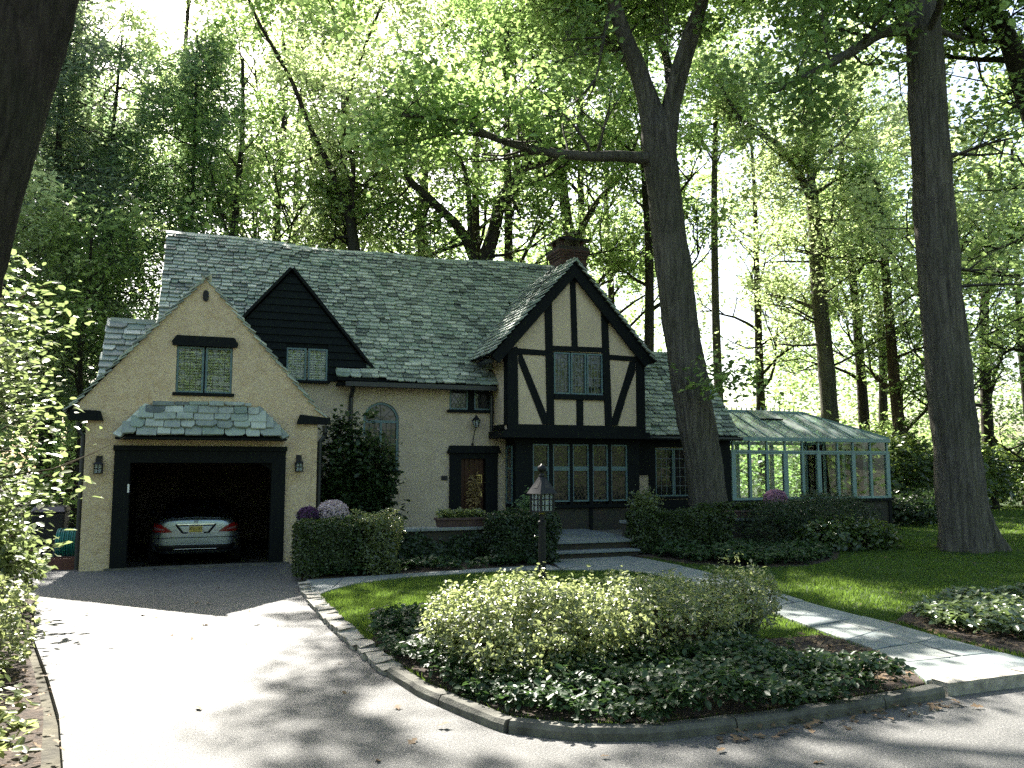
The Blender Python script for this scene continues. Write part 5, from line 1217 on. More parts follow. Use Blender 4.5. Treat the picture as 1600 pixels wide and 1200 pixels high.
def forest_tree(name, seed, base, h, r, label, limbs=None, nl=9, first=0.38, spreadlen=4.2, lean=(0, 0), group=None, **kw):
    """a tall woodland tree: straight trunk, limbs from 'first' of its height upwards"""
    t = Tree(seed); b = Vector(base)
    trunk = [b + Vector((lean[0] * f + t.r.gauss(0, 0.12) * (f > 0), lean[1] * f + t.r.gauss(0, 0.12) * (f > 0), h * f)) for f in (0, 0.2, 0.4, 0.6, 0.8, 0.97)]
    q, rad = t.stem(trunk, r, r * 0.22, 10, 5, 0.45)
    for i in range(nl):
        f = first + (1 - first) * (i + 0.4) / nl; j = int(f * (len(q) - 1)); a = t.r.uniform(0, 2 * math.pi) if i % 2 else i * 2.4
        el = 0.35 + 0.55 * f + t.r.gauss(0, 0.12)
        d = Vector((math.cos(a) * math.cos(el), math.sin(a) * math.cos(el), math.sin(el)))
        t.grow(q[j], d, spreadlen * (1.15 - 0.55 * (f - first) / (1 - first)) * t.r.uniform(0.8, 1.15), rad[j] * 0.45, 2, 0.75, 0.22)
    return t.finish(name, base, label, group=group, **kw)
tot = 0

# -- the forked oak in front of the wing
t = Tree(101)
q, rad = t.bole([(11.12, 16.6, 0.0), (10.98, 16.6, 0.9), (10.8, 16.6, 2.3), (10.45, 16.62, 4.34), (10.16, 16.6, 6.45), (9.91, 16.6, 8.6), (9.80, 16.6, 9.85), (9.78, 16.6, 10.5)], 0.43, 0.38, 0.35, seed=1, taper=0.075)
for pts, r0 in (([(9.78, 16.6, 8.9), (9.6, 16.6, 10.2), (9.27, 16.55, 11.18), (8.77, 16.4, 12.05), (8.28, 16.2, 13.06), (7.5, 15.8, 14.4), (6.9, 15.2, 16.4)], 0.31),
                ([(9.86, 16.6, 9.5), (9.85, 16.7, 10.3), (9.7, 16.9, 11.1), (9.46, 17.2, 12.02), (9.13, 17.6, 13.24), (8.9, 18.2, 15.5)], 0.17),
                ([(9.6, 16.7, 10.8), (9.5, 18.5, 12.9), (9.0, 20.5, 14.8), (8.5, 22.5, 16.6), (8, 24, 18)], 0.13), ([(10.3, 16.8, 11.2), (11.5, 19, 13.2), (12.4, 21, 14.8), (13, 23.5, 16.5)], 0.13),
                ([(8.3, 16.2, 13.0), (6.5, 17, 14.2), (4.5, 18.5, 15), (2.6, 20.5, 15.6), (1.6, 22, 16.2)], 0.12), ([(7.7, 15.9, 14.1), (6.0, 16.2, 15.2), (4.2, 17.5, 16.5), (2.8, 18.8, 17.6)], 0.1),
                ([(9.93, 16.6, 8.9), (10.15, 16.6, 10.3), (10.44, 16.6, 11.22), (10.76, 16.5, 12.26), (11.2, 16.3, 13.85), (11.7, 15.8, 15.6), (12.1, 15.0, 17.8)], 0.29),
                ([(10.0, 16.5, 9.9), (10.05, 16.3, 10.9), (10.3, 16.0, 12.0), (10.6, 15.4, 13.3), (10.7, 14.2, 15.0)], 0.14)):
    q2, rd = t.stem(pts, r0, 0.07, 10, 5); t.twigs(q2, rd, 14, 2.9, 2, 0.58, up=0.12)
q2, rd = t.stem([(9.85, 16.6, 9.2), (9.5, 16.58, 9.05), (8.64, 16.5, 8.96), (7.99, 16.45, 8.84), (7.19, 16.4, 8.78), (6.41, 16.3, 8.75), (5.51, 16.2, 8.85), (4.92, 16.1, 9.01), (4.3, 16.0, 9.0), (3.4, 15.9, 8.9)], 0.16, 0.035, 10, 4); t.twigs(q2, rd, 22, 1.7, 1, 0.3, up=0.35)
q3, rd = t.stem([(5.9, 16.25, 8.8), (5.2, 16.3, 8.9), (4.5, 16.4, 8.85), (3.8, 16.5, 8.6), (3.2, 16.5, 8.45)], 0.05, 0.02, 6, 4); t.twigs(q3, rd, 9, 1.3, 1, 0.2, up=0.2)
q3, rd = t.stem([(10.5, 16.5, 4.1), (10.75, 16.0, 3.9), (10.75, 15.5, 3.75), (10.6, 15.1, 3.6)], 0.03, 0.012, 6, 4); t.twigs(q3, rd, 7, 0.5, 0, 0.4)
o, k = t.finish('oak_tree', (11.12, 16.6, 0), 'massive forked oak leaning in front of the slate wing of the house', per=12, size=0.19, leaf='leaf_oak', shape='diamond', bark_='bark_grey'); tot += k
# -- the oak on the right lawn
t = Tree(102)
q, rad = t.bole([(15.12, 13.2, 0), (14.98, 13.2, 0.8), (14.92, 13.2, 1.6), (14.76, 13.2, 4.11), (14.64, 13.2, 6.33), (14.59, 13.2, 9.19), (14.57, 13.2, 12.14), (14.56, 13.2, 15.0), (14.5, 13.1, 18)], 0.47, 0.29, 0.5, seed=2)
q2, rd = t.stem([(14.5, 13.2, 11.45), (14.0, 13.2, 11.35), (13.33, 13.2, 11.13), (12.7, 13.2, 10.68), (12.0, 13.2, 10.23), (11.32, 13.2, 9.83), (10.85, 13.2, 9.55), (10.5, 13.2, 9.35)], 0.17, 0.04, 10, 4); t.twigs(q2, rd, 12, 1.4, 1, 0.15, up=0.4)
for i in range(17):
    a = -1.9 + (i * 0.618 % 1.0) * 3.6; z = 12.7 + i * 0.3; j = min(len(q) - 1, int(len(q) * z / 18.0)); t.grow(q[j], (math.cos(a), math.sin(a), 0.2), 4.4, 0.09, 2, 0.75, 0.05)
for pts in ([(14.6, 13.2, 12.6), (15, 16, 14.2), (15.5, 19, 15.8), (16, 22, 17.2)], [(14.6, 13.2, 12.8), (13.4, 15.5, 14.2), (12.4, 18, 15.6), (11.6, 20.5, 17)], [(14.6, 13.2, 13), (12.5, 14, 14.5), (10.4, 15, 15.8), (8.4, 16.2, 17)], [(14.6, 13.2, 13.2), (17, 15, 14.8), (19, 17.5, 16), (21, 20, 17)]):
    q2, rd = t.stem(pts, 0.12, 0.04, 8, 5); t.twigs(q2, rd, 11, 2.8, 2, 0.3, up=0.1)
for (z, a, l) in ((6.2, 0.2, 1.8), (7.2, 1.2, 1.8), (5.6, -0.5, 1.6), (8.6, 0.0, 2.2), (8.4, -0.9, 2.0)):
    t.grow((14.6, 13.2, z), (math.cos(a), math.sin(a), 0.05), l, 0.05, 1, 0.7, 0.05)
o, k = t.finish('oak_tree', (15.12, 13.2, 0), 'very thick straight oak trunk rising from the lawn right of the conservatory', per=14, size=0.19, leaf='leaf_wood', bark_='bark_grey'); tot += k
# -- leaning trunk at the left edge, close to the camera
t = Tree(103)
q, rad = t.bole([(-2.72, 8.0, 0), (-2.55, 8.0, 0.8), (-2.16, 8.0, 2.86), (-1.97, 8.0, 3.82), (-1.80, 8.0, 4.73), (-1.65, 8.0, 5.6), (-1.5, 8.0, 6.45), (-1.2, 8.0, 8.5), (-0.9, 7.6, 11)], 0.36, 0.28, 0.4, seed=3)
for i in range(9):
    a = math.pi + i * 0.42; t.grow(q[-3 - i], (math.cos(a), math.sin(a) - 0.3, 0.5), 3.4, 0.09, 2, 0.75, 0.15)
o, k = t.finish('oak_tree', (-2.72, 8.0, 0), 'dark leaning trunk close by at the left edge of the drive', per=10, size=0.17, leaf='leaf_oak', bark_='bark_dark'); tot += k
# -- oak at the right edge, its limbs crossing the corner
t = Tree(104)
q, rad = t.stem([(19.6, 14, 0), (19.5, 14, 4), (19.42, 14, 7), (19.3, 14, 9.3), (18.63, 14, 11.08), (18.2, 14, 12.33), (17.32, 14, 13.6), (16.5, 13.6, 15.5)], 0.42, 0.14, 14, 6, 0.4)
q2, rd = t.stem([(19.32, 14, 9.2), (19.7, 14, 11), (20, 14.2, 13.5), (20.4, 14.5, 17)], 0.26, 0.1, 10, 5); t.twigs(q2, rd, 9, 2.4, 2, 0.2, up=0.1); t.twigs(q, rad, 12, 2.4, 2, 0.55, up=0.05)
for (z, a, l) in ((6.5, 2.6, 2.2), (5.2, 3.3, 2.0), (7.6, 2.2, 2.2), (7.4, 3.8, 2.4), (4.4, 2.9, 1.8), (8.6, 3.2, 2.4)): t.grow((19.45, 14, z), (math.cos(a), math.sin(a), 0.05), l, 0.05, 1, 0.7, 0.02)
o, k = t.finish('oak_tree', (19.6, 14, 0), 'dark limbed oak reaching in from the top right corner', per=8, size=0.18, leaf='leaf_wood', bark_='bark_dark'); tot += k

# -- trees behind the house that show their own trunks
def posed(seed, base, stems, label, ntw, ltw, leaf, bark_, per=12, size=0.2, up=0.15, depth=2, name='woodland_tree', low=0.0, extra=(), **kw):
    global tot
    t = Tree(seed)
    for i, (pts, r0, r1) in enumerate(stems):
        q, rad = t.stem(pts, r0, r1, 10, 5, 0.4 if i == 0 else 0.0)
        t.twigs(q, rad, ntw, ltw, depth, (0.45 if i == 0 else 0.15) if not low else low, up=up)
    for p, d, l in extra: t.grow(p, d, l, 0.06, 2, 0.75, 0.1)
    o, k = t.finish(name, base, label, per=per, size=size, leaf=leaf, bark_=bark_, group='trees behind the house', **kw); tot += k
posed(110, (4.6, 27, 0), [([(4.6, 27, 0), (4.5, 27, 4), (4.4, 27, 8.34), (4.26, 27, 9.63), (4.14, 27, 10.28)], 0.24, 0.15), ([(4.14, 27, 10.2), (3.48, 27, 11.73), (2.83, 27, 12.96), (2.07, 26.8, 14.6), (1.0, 26.5, 16.17), (0.2, 26.2, 18)], 0.11, 0.04), ([(4.14, 27, 10.2), (4.26, 27, 11.83), (3.87, 26.8, 13.33), (4.37, 26.5, 15.44), (5.21, 26, 17.9)], 0.10, 0.04)],
      'slim forked tree rising behind the left half of the main roof', 8, 2.8, 'leaf_light', 'bark_dark', per=10)
posed(111, (8.5, 26, 0), [([(8.5, 26, 0), (8.5, 26, 4), (8.48, 26, 8.2), (8.64, 26, 8.9), (8.92, 26, 9.83), (9.21, 26, 10.99), (9.92, 26, 11.98), (10.23, 26, 12.83), (10.29, 25.8, 14.59), (10.66, 25.5, 17.02), (10.8, 25, 19.3)], 0.36, 0.06), ([(8.46, 26, 7.9), (8.3, 26, 8.55), (7.73, 26, 9.71), (6.62, 26, 10.69), (5.96, 26, 11.26), (5.74, 26, 12.0), (5.4, 25.8, 13.6)], 0.22, 0.07), ([(8.3, 26, 8.7), (8.07, 26, 9.6), (8.0, 26, 11.07), (7.72, 26, 12.15), (7.27, 26, 12.6), (6.9, 25.7, 14)], 0.11, 0.04)],
      'dark many stemmed tree curving apart behind the middle of the roof ridge', 8, 2.7, 'leaf_oak', 'bark_dark', per=9)
posed(112, (13.3, 29, 0), [([(13.3, 29, 0), (13.25, 29, 6), (13.14, 29, 10.31), (12.93, 29, 11.83), (12.77, 29, 13.63), (12.57, 28.8, 16.5), (12.87, 28.5, 19.5), (12.6, 28.5, 23)], 0.33, 0.08), ([(13.2, 29, 10.4), (14.21, 29, 12.24), (15.23, 29, 13.42), (15.83, 28.8, 14.6), (16.4, 28.5, 16.5)], 0.15, 0.05), ([(13.2, 29, 7.5), (14.2, 28.8, 9), (15.2, 28.6, 10), (16.1, 28.4, 10.3)], 0.09, 0.03)],
      'grey trunk with a slanting limb standing directly behind the chimney', 9, 2.8, 'leaf_oak', 'bark_grey', per=13)
posed(113, (8.2, 33, 0), [([(8.2, 33, 0), (8.2, 33, 6), (8.2, 33, 10.2), (8.1, 33, 12.2), (8.2, 33, 14.1), (8.0, 33, 17), (8.0, 33, 21)], 0.34, 0.1)], 'straight trunk further off behind the roof, between the slim and the many stemmed tree', 14, 3.4, 'leaf_light', 'bark_dark')
posed(105, (20.5, 30, 0), [([(20.5, 30, 0), (20.48, 30, 4.25), (20.42, 30, 8.68), (20.5, 30, 13.82), (20.65, 30, 16.76), (20.6, 30, 20)], 0.24, 0.08)], 'slender straight trunk against the bright sky gap behind the wing', 12, 2.6, 'leaf_oak', 'bark_grey', low=0.62)
posed(106, (24.8, 28, 0), [([(24.8, 28, 0), (24.63, 28, 2.6), (24.47, 28, 6.39), (24.22, 28, 9.68), (24.15, 28, 12.48), (24.01, 28, 13.88)], 0.40, 0.25), ([(24.05, 28, 13.2), (23.8, 28, 13.7), (23.33, 28, 14.51), (22.37, 28, 15.51), (21.24, 28, 15.9), (20.29, 28, 16.6), (19.4, 27.8, 17.6)], 0.2, 0.05), ([(24.05, 28, 13.6), (24.3, 28, 14.6), (25.26, 28, 15.62), (26.36, 28, 16.65), (27.31, 28, 18)], 0.15, 0.04), ([(24.01, 28, 13.7), (24.06, 28, 15.89), (24.05, 28, 17.91), (23.75, 27.8, 20.49)], 0.18, 0.06)],
      'tall tree with wide Y fork behind the conservatory', 9, 2.8, 'leaf_light', 'bark_grey', extra=[((24.4, 28, 8), (-0.6, -0.3, 0.1), 3), ((24.3, 28, 9), (-0.3, -0.7, 0.2), 3), ((24.4, 28, 7), (-0.8, 0.1, 0.0), 3.2), ((24.3, 28, 10.5), (-0.9, 0.2, 0.2), 2.4), ((24.6, 28, 6), (0.7, -0.5, 0), 3)])
posed(107, (29.3, 31, 0), [([(29.3, 31, 0), (29.24, 31, 3.0), (29.15, 31, 6.36), (28.96, 31, 10.07), (28.73, 31, 13.2), (28.52, 31, 16.69), (29.08, 30.8, 21)], 0.30, 0.1)], 'slim straight trunk behind the right end of the conservatory', 16, 3.0, 'leaf_wood', 'bark_dark', low=0.3)
posed(108, (27.4, 26.6, 0), [([(27.4, 26.6, 0), (27.19, 26.6, 1.53), (26.83, 26.6, 4.2), (26.67, 26.6, 7.46), (26.52, 26.6, 10.76), (26.3, 26.6, 14)], 0.33, 0.12)], 'brown trunk just right of the conservatory corner', 14, 2.6, 'leaf_wood', 'bark_brown', low=0.28)
posed(109, (31.0, 26, 0), [([(31.0, 26, 0), (31.1, 26, 2.07), (31.17, 26, 5.34), (31.35, 26, 8.69), (31.94, 26, 11), (32.2, 26, 15)], 0.30, 0.12)], 'dark slender trunk in the woods right of the thick lawn oak', 16, 3.0, 'leaf_wood', 'bark_dark', low=0.25)

# -- conifers on the left: drooping sprays
def conifer(seed, base, h, r, label, z0=2.0, reach=3.0, per=34, leaf='leaf_spruce', step=0.36, gap=0.0):
    global tot
    t = Tree(seed); b = Vector(base)
    q, rad = t.stem([b + Vector((t.r.gauss(0, .05) * (f > 0), t.r.gauss(0, .05) * (f > 0), h * f)) for f in (0, .25, .5, .75, 1)], r, 0.03, 10, 6, 0.3)
    z = z0; a = 0
    while z < h - 0.3:
        a += 2.4 + t.r.gauss(0, .3); f = (z - z0) / (h - z0); L = reach * (1 - 0.62 * f) * t.r.uniform(0.65, 1.2)
        if t.r.random() > gap:
            p0 = b + Vector((0, 0, z)); n_ = 7
            pts = [p0 + Vector((math.cos(a) * L * i / n_, math.sin(a) * L * i / n_, 0.1 * L * (i / n_) - 0.42 * L * (i / n_) ** 2 + 0.05 * t.r.gauss(0, 1))) for i in range(n_ + 1)]
            t.mb.tube(pts, [0.035 * (1 - 0.8 * i / n_) for i in range(n_ + 1)], 4, cap=False)
            for i in range(1, n_ + 1):
                for _ in range(2): t.tips.append(pts[i] + Vector((t.r.gauss(0, .16), t.r.gauss(0, .16), -0.1 + t.r.gauss(0, .06))))
        z += step * t.r.uniform(0.6, 1.3)
    o, k = t.finish('spruce_tree', base, label, per=per, size=0.27, sig=(0.28, 0.28, 0.3), leaf=leaf, shape='needle', tilt=1.4, bark_='bark_dark', group='conifers left of the house'); tot += k
conifer(201, (-4.75, 29.0, 0), 18.5, 0.24, 'drooping silvery spruce whose trunk stands far left of the garage', 3.6, 3.8, 34, step=0.24)
conifer(202, (-3.3, 30.0, 0), 16.5, 0.2, 'thin dark spruce just left of the low slate roof behind the garage', 3.0, 3.0, 30, 'leaf_blue', 0.26)
conifer(203, (-0.85, 31, 0), 17.5, 0.2, 'straight sparse conifer rising behind the left end of the main roof', 7, 3.2, 32, 'leaf_blue', 0.3)
conifer(204, (-8.6, 30, 0), 22, 0.24, 'shaggy spruce at the left edge behind the leaning trunk', 2.0, 3.8, 26, step=0.28)

# -- further woodland trees with their own trunks
far = [(-11, 33, 19, .3, 'leaf_oak', 'wood tree in the far left corner behind the spruces'), (10.4, 28.5, 25, .26, 'leaf_oak', 'tall slim tree close behind the chimney, left of its slanting neighbour'), (15.6, 27.2, 24, .25, 'leaf_oak', 'slim tree mostly hidden behind the forked oak'), (-12, 41, 26, .3, 'leaf_light', 'pale far tree at the left edge'), (-6.5, 42, 26, .3, 'leaf_light', 'pale far tree behind the silvery spruce'), (-1.5, 41, 26, .3, 'leaf_light', 'pale far tree behind the sparse conifer'), (4, 43, 26, .3, 'leaf_light', 'pale far tree behind the left half of the roof'), (-5.2, 24.5, 8.5, .12, 'leaf_light', 'young bright broadleaf tree left of the garage roof'), (-7.2, 22, 8, .12, 'leaf_light', 'young broadleaf tree at the left edge beyond the fence'), (-3.4, 25.5, 8.5, .12, 'leaf_wood', 'young tree close behind the low slate roof, left of it'), (-4.5, 33, 18, .28, 'leaf_light', 'tall wood tree between the two thin spruces'), (0.8, 31, 17.5, .25, 'leaf_oak', 'wood tree behind the sparse conifer at the roof end'), (2.5, 36, 22, .32, 'leaf_light', 'tall pale crowned tree far behind the left roof'),
       (5.6, 38, 22, .3, 'leaf_light', 'bright crowned tree far behind the slim forked tree'), (11.2, 35, 26, .32, 'leaf_oak', 'tall tree behind the many stemmed one, left of the chimney'), (16.0, 34, 26, .3, 'leaf_light', 'open crowned tree between chimney and forked oak'), (18.3, 36, 25, .26, 'leaf_oak', 'thin tree seen just left of the sky gap'),
       (26.5, 35, 20, .3, 'leaf_light', 'bright leafed tree behind the Y forked one'), (33.5, 34, 20, .3, 'leaf_wood', 'tree deep in the woods above the conservatory end'), (36, 28, 18, .28, 'leaf_wood', 'leafy tree at the right edge of the woods'), (24.0, 21.5, 13, .2, 'leaf_light', 'young tree on the lawn edge right of the conservatory'), (30.5, 20.5, 14, .22, 'leaf_wood', 'understorey tree behind the thick lawn oak'), (35, 21, 16, .25, 'leaf_wood', 'broad understorey tree at the right edge beyond the lawn')]
for i, (x, y, h, r, lf, lab) in enumerate(far):
    o, k = forest_tree('woodland_tree', 300 + i, (x, y, 0), h, r, lab, nl=12, first=0.26 if x > 20 else 0.32, spreadlen=3.8 if h > 10 else 2.2, per=18 if h == 26 else 13 if h > 10 else 9, size=0.22 if h > 10 else 0.15, leaf=lf, bark_='bark_dark', group='trees of the surrounding wood'); tot += k
print('tree leaves', tot)

# -- the far wood, one mass
rg = np.random.default_rng(5)
nc = 3600
cx = rg.uniform(-26, 62, nc); cyy = rg.uniform(40, 58, nc); cz = rg.beta(1.1, 1.5, nc) * 24
gapx = (np.abs((cx / cyy) - 0.70) < 0.045) & (cz > 6) & (cz < 19)
cx, cyy, cz = cx[~gapx], cyy[~gapx], cz[~gapx]
C_ = np.stack([cx, cyy, cz], 1); P = np.repeat(C_, 26, 0) + rg.normal(0, 1, (len(C_) * 26, 3)) * np.array([0.9, 0.9, 0.6]); P = P[P[:, 2] > 0.05]
P = P[sun_keep(P, rg)]
me = leaves('far_wood', P, 0.36, rg, 'tri', 0.7, 'leaf_wood'); fw_ = link('far_wood', me); setp(fw_, 'sunlit green wood far behind the house', 'wood', kind='stuff')
# undergrowth along the edge of the wood
nc = 900
cx = np.concatenate([rg.uniform(19, 50, 600), rg.uniform(-14, -3.2, 300)]); cyy = np.concatenate([rg.uniform(25, 36, 600), rg.uniform(22, 30, 300)]); cz = rg.beta(1, 1.8, nc) * 4.2
C_ = np.stack([cx, cyy, cz], 1); P = np.repeat(C_, 30, 0) + rg.normal(0, 1, (nc * 30, 3)) * np.array([0.5, 0.5, 0.35]); P = P[P[:, 2] > 0.02]
me = leaves('undergrowth', P, 0.22, rg, 'tri', 0.7, 'leaf_wood'); ug = link('undergrowth', me); setp(ug, 'dense green undergrowth along the edge of the wood', 'undergrowth', kind='stuff')

# ---------------------------------------------------------------- hedges, shrubs, beds
def shell_points(x0, x1, y0, y1, z0, z1, k, rg, wob=0.05, rnd_=0.12):
    """points on the skin of a clipped hedge, with outward directions"""
    ar = np.array([(x1 - x0) * (y1 - y0), (x1 - x0) * (z1 - z0), (x1 - x0) * (z1 - z0), (y1 - y0) * (z1 - z0), (y1 - y0) * (z1 - z0)]); f = rg.choice(5, k, p=ar / ar.sum())
    u, v = rg.random(k), rg.random(k); P = np.zeros((k, 3)); D = np.zeros((k, 3))
    X = x0 + (x1 - x0) * u; Yv = y0 + (y1 - y0) * v; Zv = z0 + (z1 - z0) * v; Yu = y0 + (y1 - y0) * u
    for i, (a, b, c, d) in enumerate([(X, Yv, np.full(k, z1), (0, 0, 1)), (X, np.full(k, y0), Zv, (0, -1, 0)), (X, np.full(k, y1), Zv, (0, 1, 0)), (np.full(k, x0), Yu, Zv, (-1, 0, 0)), (np.full(k, x1), Yu, Zv, (1, 0, 0))]):
        m_ = f == i; P[m_] = np.stack([a, b, c], 1)[m_]; D[m_] = d
    c = np.array([(x0 + x1) / 2, (y0 + y1) / 2, (z0 + z1) / 2]); h = np.array([(x1 - x0) / 2, (y1 - y0) / 2, (z1 - z0) / 2])
    q = (P - c) / h; r_ = rnd_ / h                    # rounded edges
    l = np.linalg.norm(np.maximum(np.abs(P - c) - (h - rnd_), 0), axis=1, keepdims=True); ex = np.maximum(np.abs(P - c) - (h - rnd_), 0) * np.sign(P - c)
    P = np.where(l > rnd_, P - ex + ex / np.maximum(l, 1e-6) * rnd_, P); D = D + ex / rnd_ * 0.6
    w_ = np.sin(P[:, 0] * 5 + P[:, 2] * 3) * np.sin(P[:, 1] * 6 + P[:, 2] * 4 + 1) + 0.6 * np.sin(P[:, 0] * 13 + P[:, 1] * 11 + P[:, 2] * 9)
    P += D * (w_[:, None] * wob) - D * (rg.beta(1, 3, k)[:, None] * 0.12)
    return P, D / np.linalg.norm(D, axis=1, keepdims=True)
def hedge(x0, x1, y0, y1, h, label, seed, dens=2600, leaf='leaf_box', size=0.045, wob=0.03, name='box_hedge', cat='hedge', skip=None):
    rg = np.random.default_rng(seed); z0 = 0.06
    o = empty(name, ((x0 + x1) / 2, (y0 + y1) / 2, 0.05), label, cat)
    a = (x1 - x0) * (y1 - y0) + 2 * (x1 - x0) * h + 2 * (y1 - y0) * h
    P, D = shell_points(x0, x1, y0, y1, z0, h, int(a * dens), rg, wob)
    c = link('foliage', leaves('foliage', P, size, rg, 'oval', 0.75, leaf, up=D * 0.8 + np.array([0, 0, 0.35]))); keep_place(c, o)
    b = MB(); r_ = random.Random(seed); s_ = 0.13
    n_ = int((x1 - x0) / 0.18)
    for i in range(n_):
        bx = x0 + 0.12 + (x1 - x0 - 0.24) * i / max(1, n_ - 1); by = (y0 + y1) / 2 + r_.uniform(-.15, .15)
        for j in range(3): b.tube([(bx, by, 0.0), (bx + r_.gauss(0, .06), by + r_.gauss(0, .08), h * .4), (bx + r_.gauss(0, .12), by + r_.gauss(0, .2), h * .85)], [0.014, 0.01, 0.005], 4)
    b.build('stems', 'twig', o)
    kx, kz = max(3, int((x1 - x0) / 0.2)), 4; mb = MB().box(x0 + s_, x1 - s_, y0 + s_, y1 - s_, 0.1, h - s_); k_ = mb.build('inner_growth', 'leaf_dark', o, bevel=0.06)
    return o
hedge(1.38, 2.42, 13.5, 14.35, 0.93, 'clipped box hedge at the right corner of the garage, below the potted flowers', 1)
hedge(2.36, 2.98, 13.55, 14.4, 1.0, 'paler looser box bush at the end of the garage hedge', 2, 1900, 'leaf_azalea', 0.055, 0.06, 'box_bush', 'bush')
hedge(4.85, 6.12, 14.08, 14.85, 0.96, 'dark clipped hedge behind the lamp post, left of the steps', 3, 2200, 'leaf_yew', 0.05, 0.04)
hedge(8.12, 10.35, 14.7, 15.45, 0.90, 'dark clipped hedge right of the entrance steps', 4, 2200, 'leaf_box', 0.05, 0.04)

def mound(name, c, r3, k, label, seed, leaf, size, cat='bush', shape='oval', lob=0.18, lobes=9, tilt=0.7, shell=0.35, stems=10, low=0.0, group=None, sprig=9, ragged=0.0):
    """a free-growing bush: leaves in a lumpy shell of overlapping clumps round bare stems"""
    rg = np.random.default_rng(seed); r_ = random.Random(seed); c = np.array(c); r3 = np.array(r3)
    o = empty(name, (c[0], c[1], 0.05), label, cat, group)
    L_ = rg.normal(0, 1, (lobes, 3)); L_ /= np.linalg.norm(L_, axis=1, keepdims=True); L_[:, 2] = np.abs(L_[:, 2]) * 0.9 + 0.05
    d = rg.normal(0, 1, (k, 3)); d /= np.linalg.norm(d, axis=1, keepdims=True); d[:, 2] = np.where(d[:, 2] < -0.25, -d[:, 2], d[:, 2])
    rr = 1 - lob + lob * 1.6 * np.maximum(0, (d @ L_.T)).max(1) ** 3 - rg.beta(1, 2.2, k) * shell + 0.06 * np.sin(d[:, 0] * 11 + d[:, 1] * 9 + d[:, 2] * 13)
    if sprig > 1:
        g_ = np.repeat(np.arange(0, k, sprig), sprig)[:k]; d = d[g_]; rr = rr[g_]
    P = c + d * rr[:, None] * r3
    if ragged: P = P + d * r3 * (ragged * np.repeat(rg.beta(0.6, 3.5, k // sprig + 1), sprig)[:k, None]) * np.array([0.6, 0.6, 1.0])
    if sprig > 1: P = P + rg.normal(0, 1, P.shape) * np.array([0.7, 0.7, 1.0]) * size * 0.85
    m_ = P[:, 2] > 0.08 + low * rg.random(k); P, d = P[m_], d[m_]
    f = link('foliage', leaves('foliage', P, size, rg, shape, tilt, leaf, up=d * 0.6 + np.array([0, 0, 0.6]))); keep_place(f, o)
    b = MB()
    for i in range(stems):
        a = r_.uniform(0, 2 * math.pi); e = r_.uniform(0.3, 0.85); bx, by = c[0] + r3[0] * 0.25 * math.cos(a), c[1] + r3[1] * 0.25 * math.sin(a)
        p2 = (c[0] + r3[0] * e * math.cos(a), c[1] + r3[1] * e * math.sin(a), c[2] + r3[2] * r_.uniform(0.1, 0.7)); mid = ((bx + p2[0]) / 2 + r_.gauss(0, .04), (by + p2[1]) / 2 + r_.gauss(0, .04), p2[2] * 0.55)
        b.tube([(bx, by, 0.02), mid, p2], [0.016, 0.011, 0.005], 5)
    b.build('stems', 'twig', o); return o
mound('yew_bush', (11.7, 14.9, 0.35), (0.95, 0.75, 0.72), 9000, 'dark low yew at the foot of the forked oak', 11, 'leaf_yew', 0.07, shape='needle', tilt=1.0, stems=14)
mound('yew_bush', (13.0, 15.0, 0.45), (1.25, 0.85, 0.82), 13000, 'large dark spreading yew in front of the conservatory', 12, 'leaf_yew', 0.07, shape='needle', tilt=1.0, stems=18)
mound('rhododendron', (12.7, 14.2, 0.15), (1.4, 0.45, 0.5), 2600, 'glossy leaved low shrub glinting below the large yew', 13, 'leaf_rhodo', 0.11, shell=0.5)
# azaleas in the front bed
mound('azalea_shrub', (2.62, 6.85, 0.32), (0.80, 0.78, 0.44), 17000, 'sunlit pale azalea at the left end of the front bed', 21, 'leaf_azalea', 0.038, cat='shrub', shell=0.7, stems=40, lob=0.32, lobes=22, low=0.15, ragged=0.4, sprig=12)
mound('azalea_shrub', (3.9, 6.95, 0.32), (0.9, 0.72, 0.40), 11000, 'leggy azalea in the middle of the front bed, before the lamp post', 22, 'leaf_azalea', 0.038, cat='shrub', shell=0.7, stems=50, lob=0.36, lobes=22, low=0.6, ragged=0.45, sprig=12)
mound('azalea_shrub', (5.0, 7.1, 0.32), (0.42, 0.42, 0.42), 3600, 'small upright azalea at the right end of the front bed', 23, 'leaf_azalea', 0.038, cat='shrub', shell=0.6, stems=18, lob=0.4, lobes=14, low=0.3, ragged=0.6, sprig=12)
# shrub against the house by the arched window
t = Tree(401)
for i in range(9):
    a = i * 0.7; q, rad = t.stem([(2.85 + 0.1 * math.cos(a), 17.1 + 0.1 * math.sin(a), 0.3), (2.85 + 0.3 * math.cos(a), 17.1 + 0.22 * math.sin(a), 1.1), (2.8 + 0.5 * math.cos(a) + .1 * (i % 3), 17.1 + 0.35 * math.sin(a), 1.9 + 0.13 * (i % 5))], 0.028, 0.008, 5, 4); t.twigs(q, rad, 7, 0.5, 1, 0.15, up=0.1)
for (x, y, z, r_, n_) in ((2.75, 17.2, 0.8, .55, 60), (3.2, 17.15, 0.9, .45, 50), (2.5, 17.2, 1.5, .42, 50), (2.95, 17.15, 1.6, .5, 60), (3.3, 17.2, 1.7, .35, 34), (2.75, 17.2, 2.2, .38, 44), (2.65, 17.2, 2.7, .24, 22), (3.05, 17.2, 2.2, .25, 18), (2.4, 17.2, 2.15, .2, 12), (3.45, 17.15, 1.3, .25, 16)):
    for _ in range(n_): t.tips.append(Vector((x + t.r.gauss(0, r_ * .55), y + t.r.gauss(0, .2), z + t.r.gauss(0, r_ * .55))))
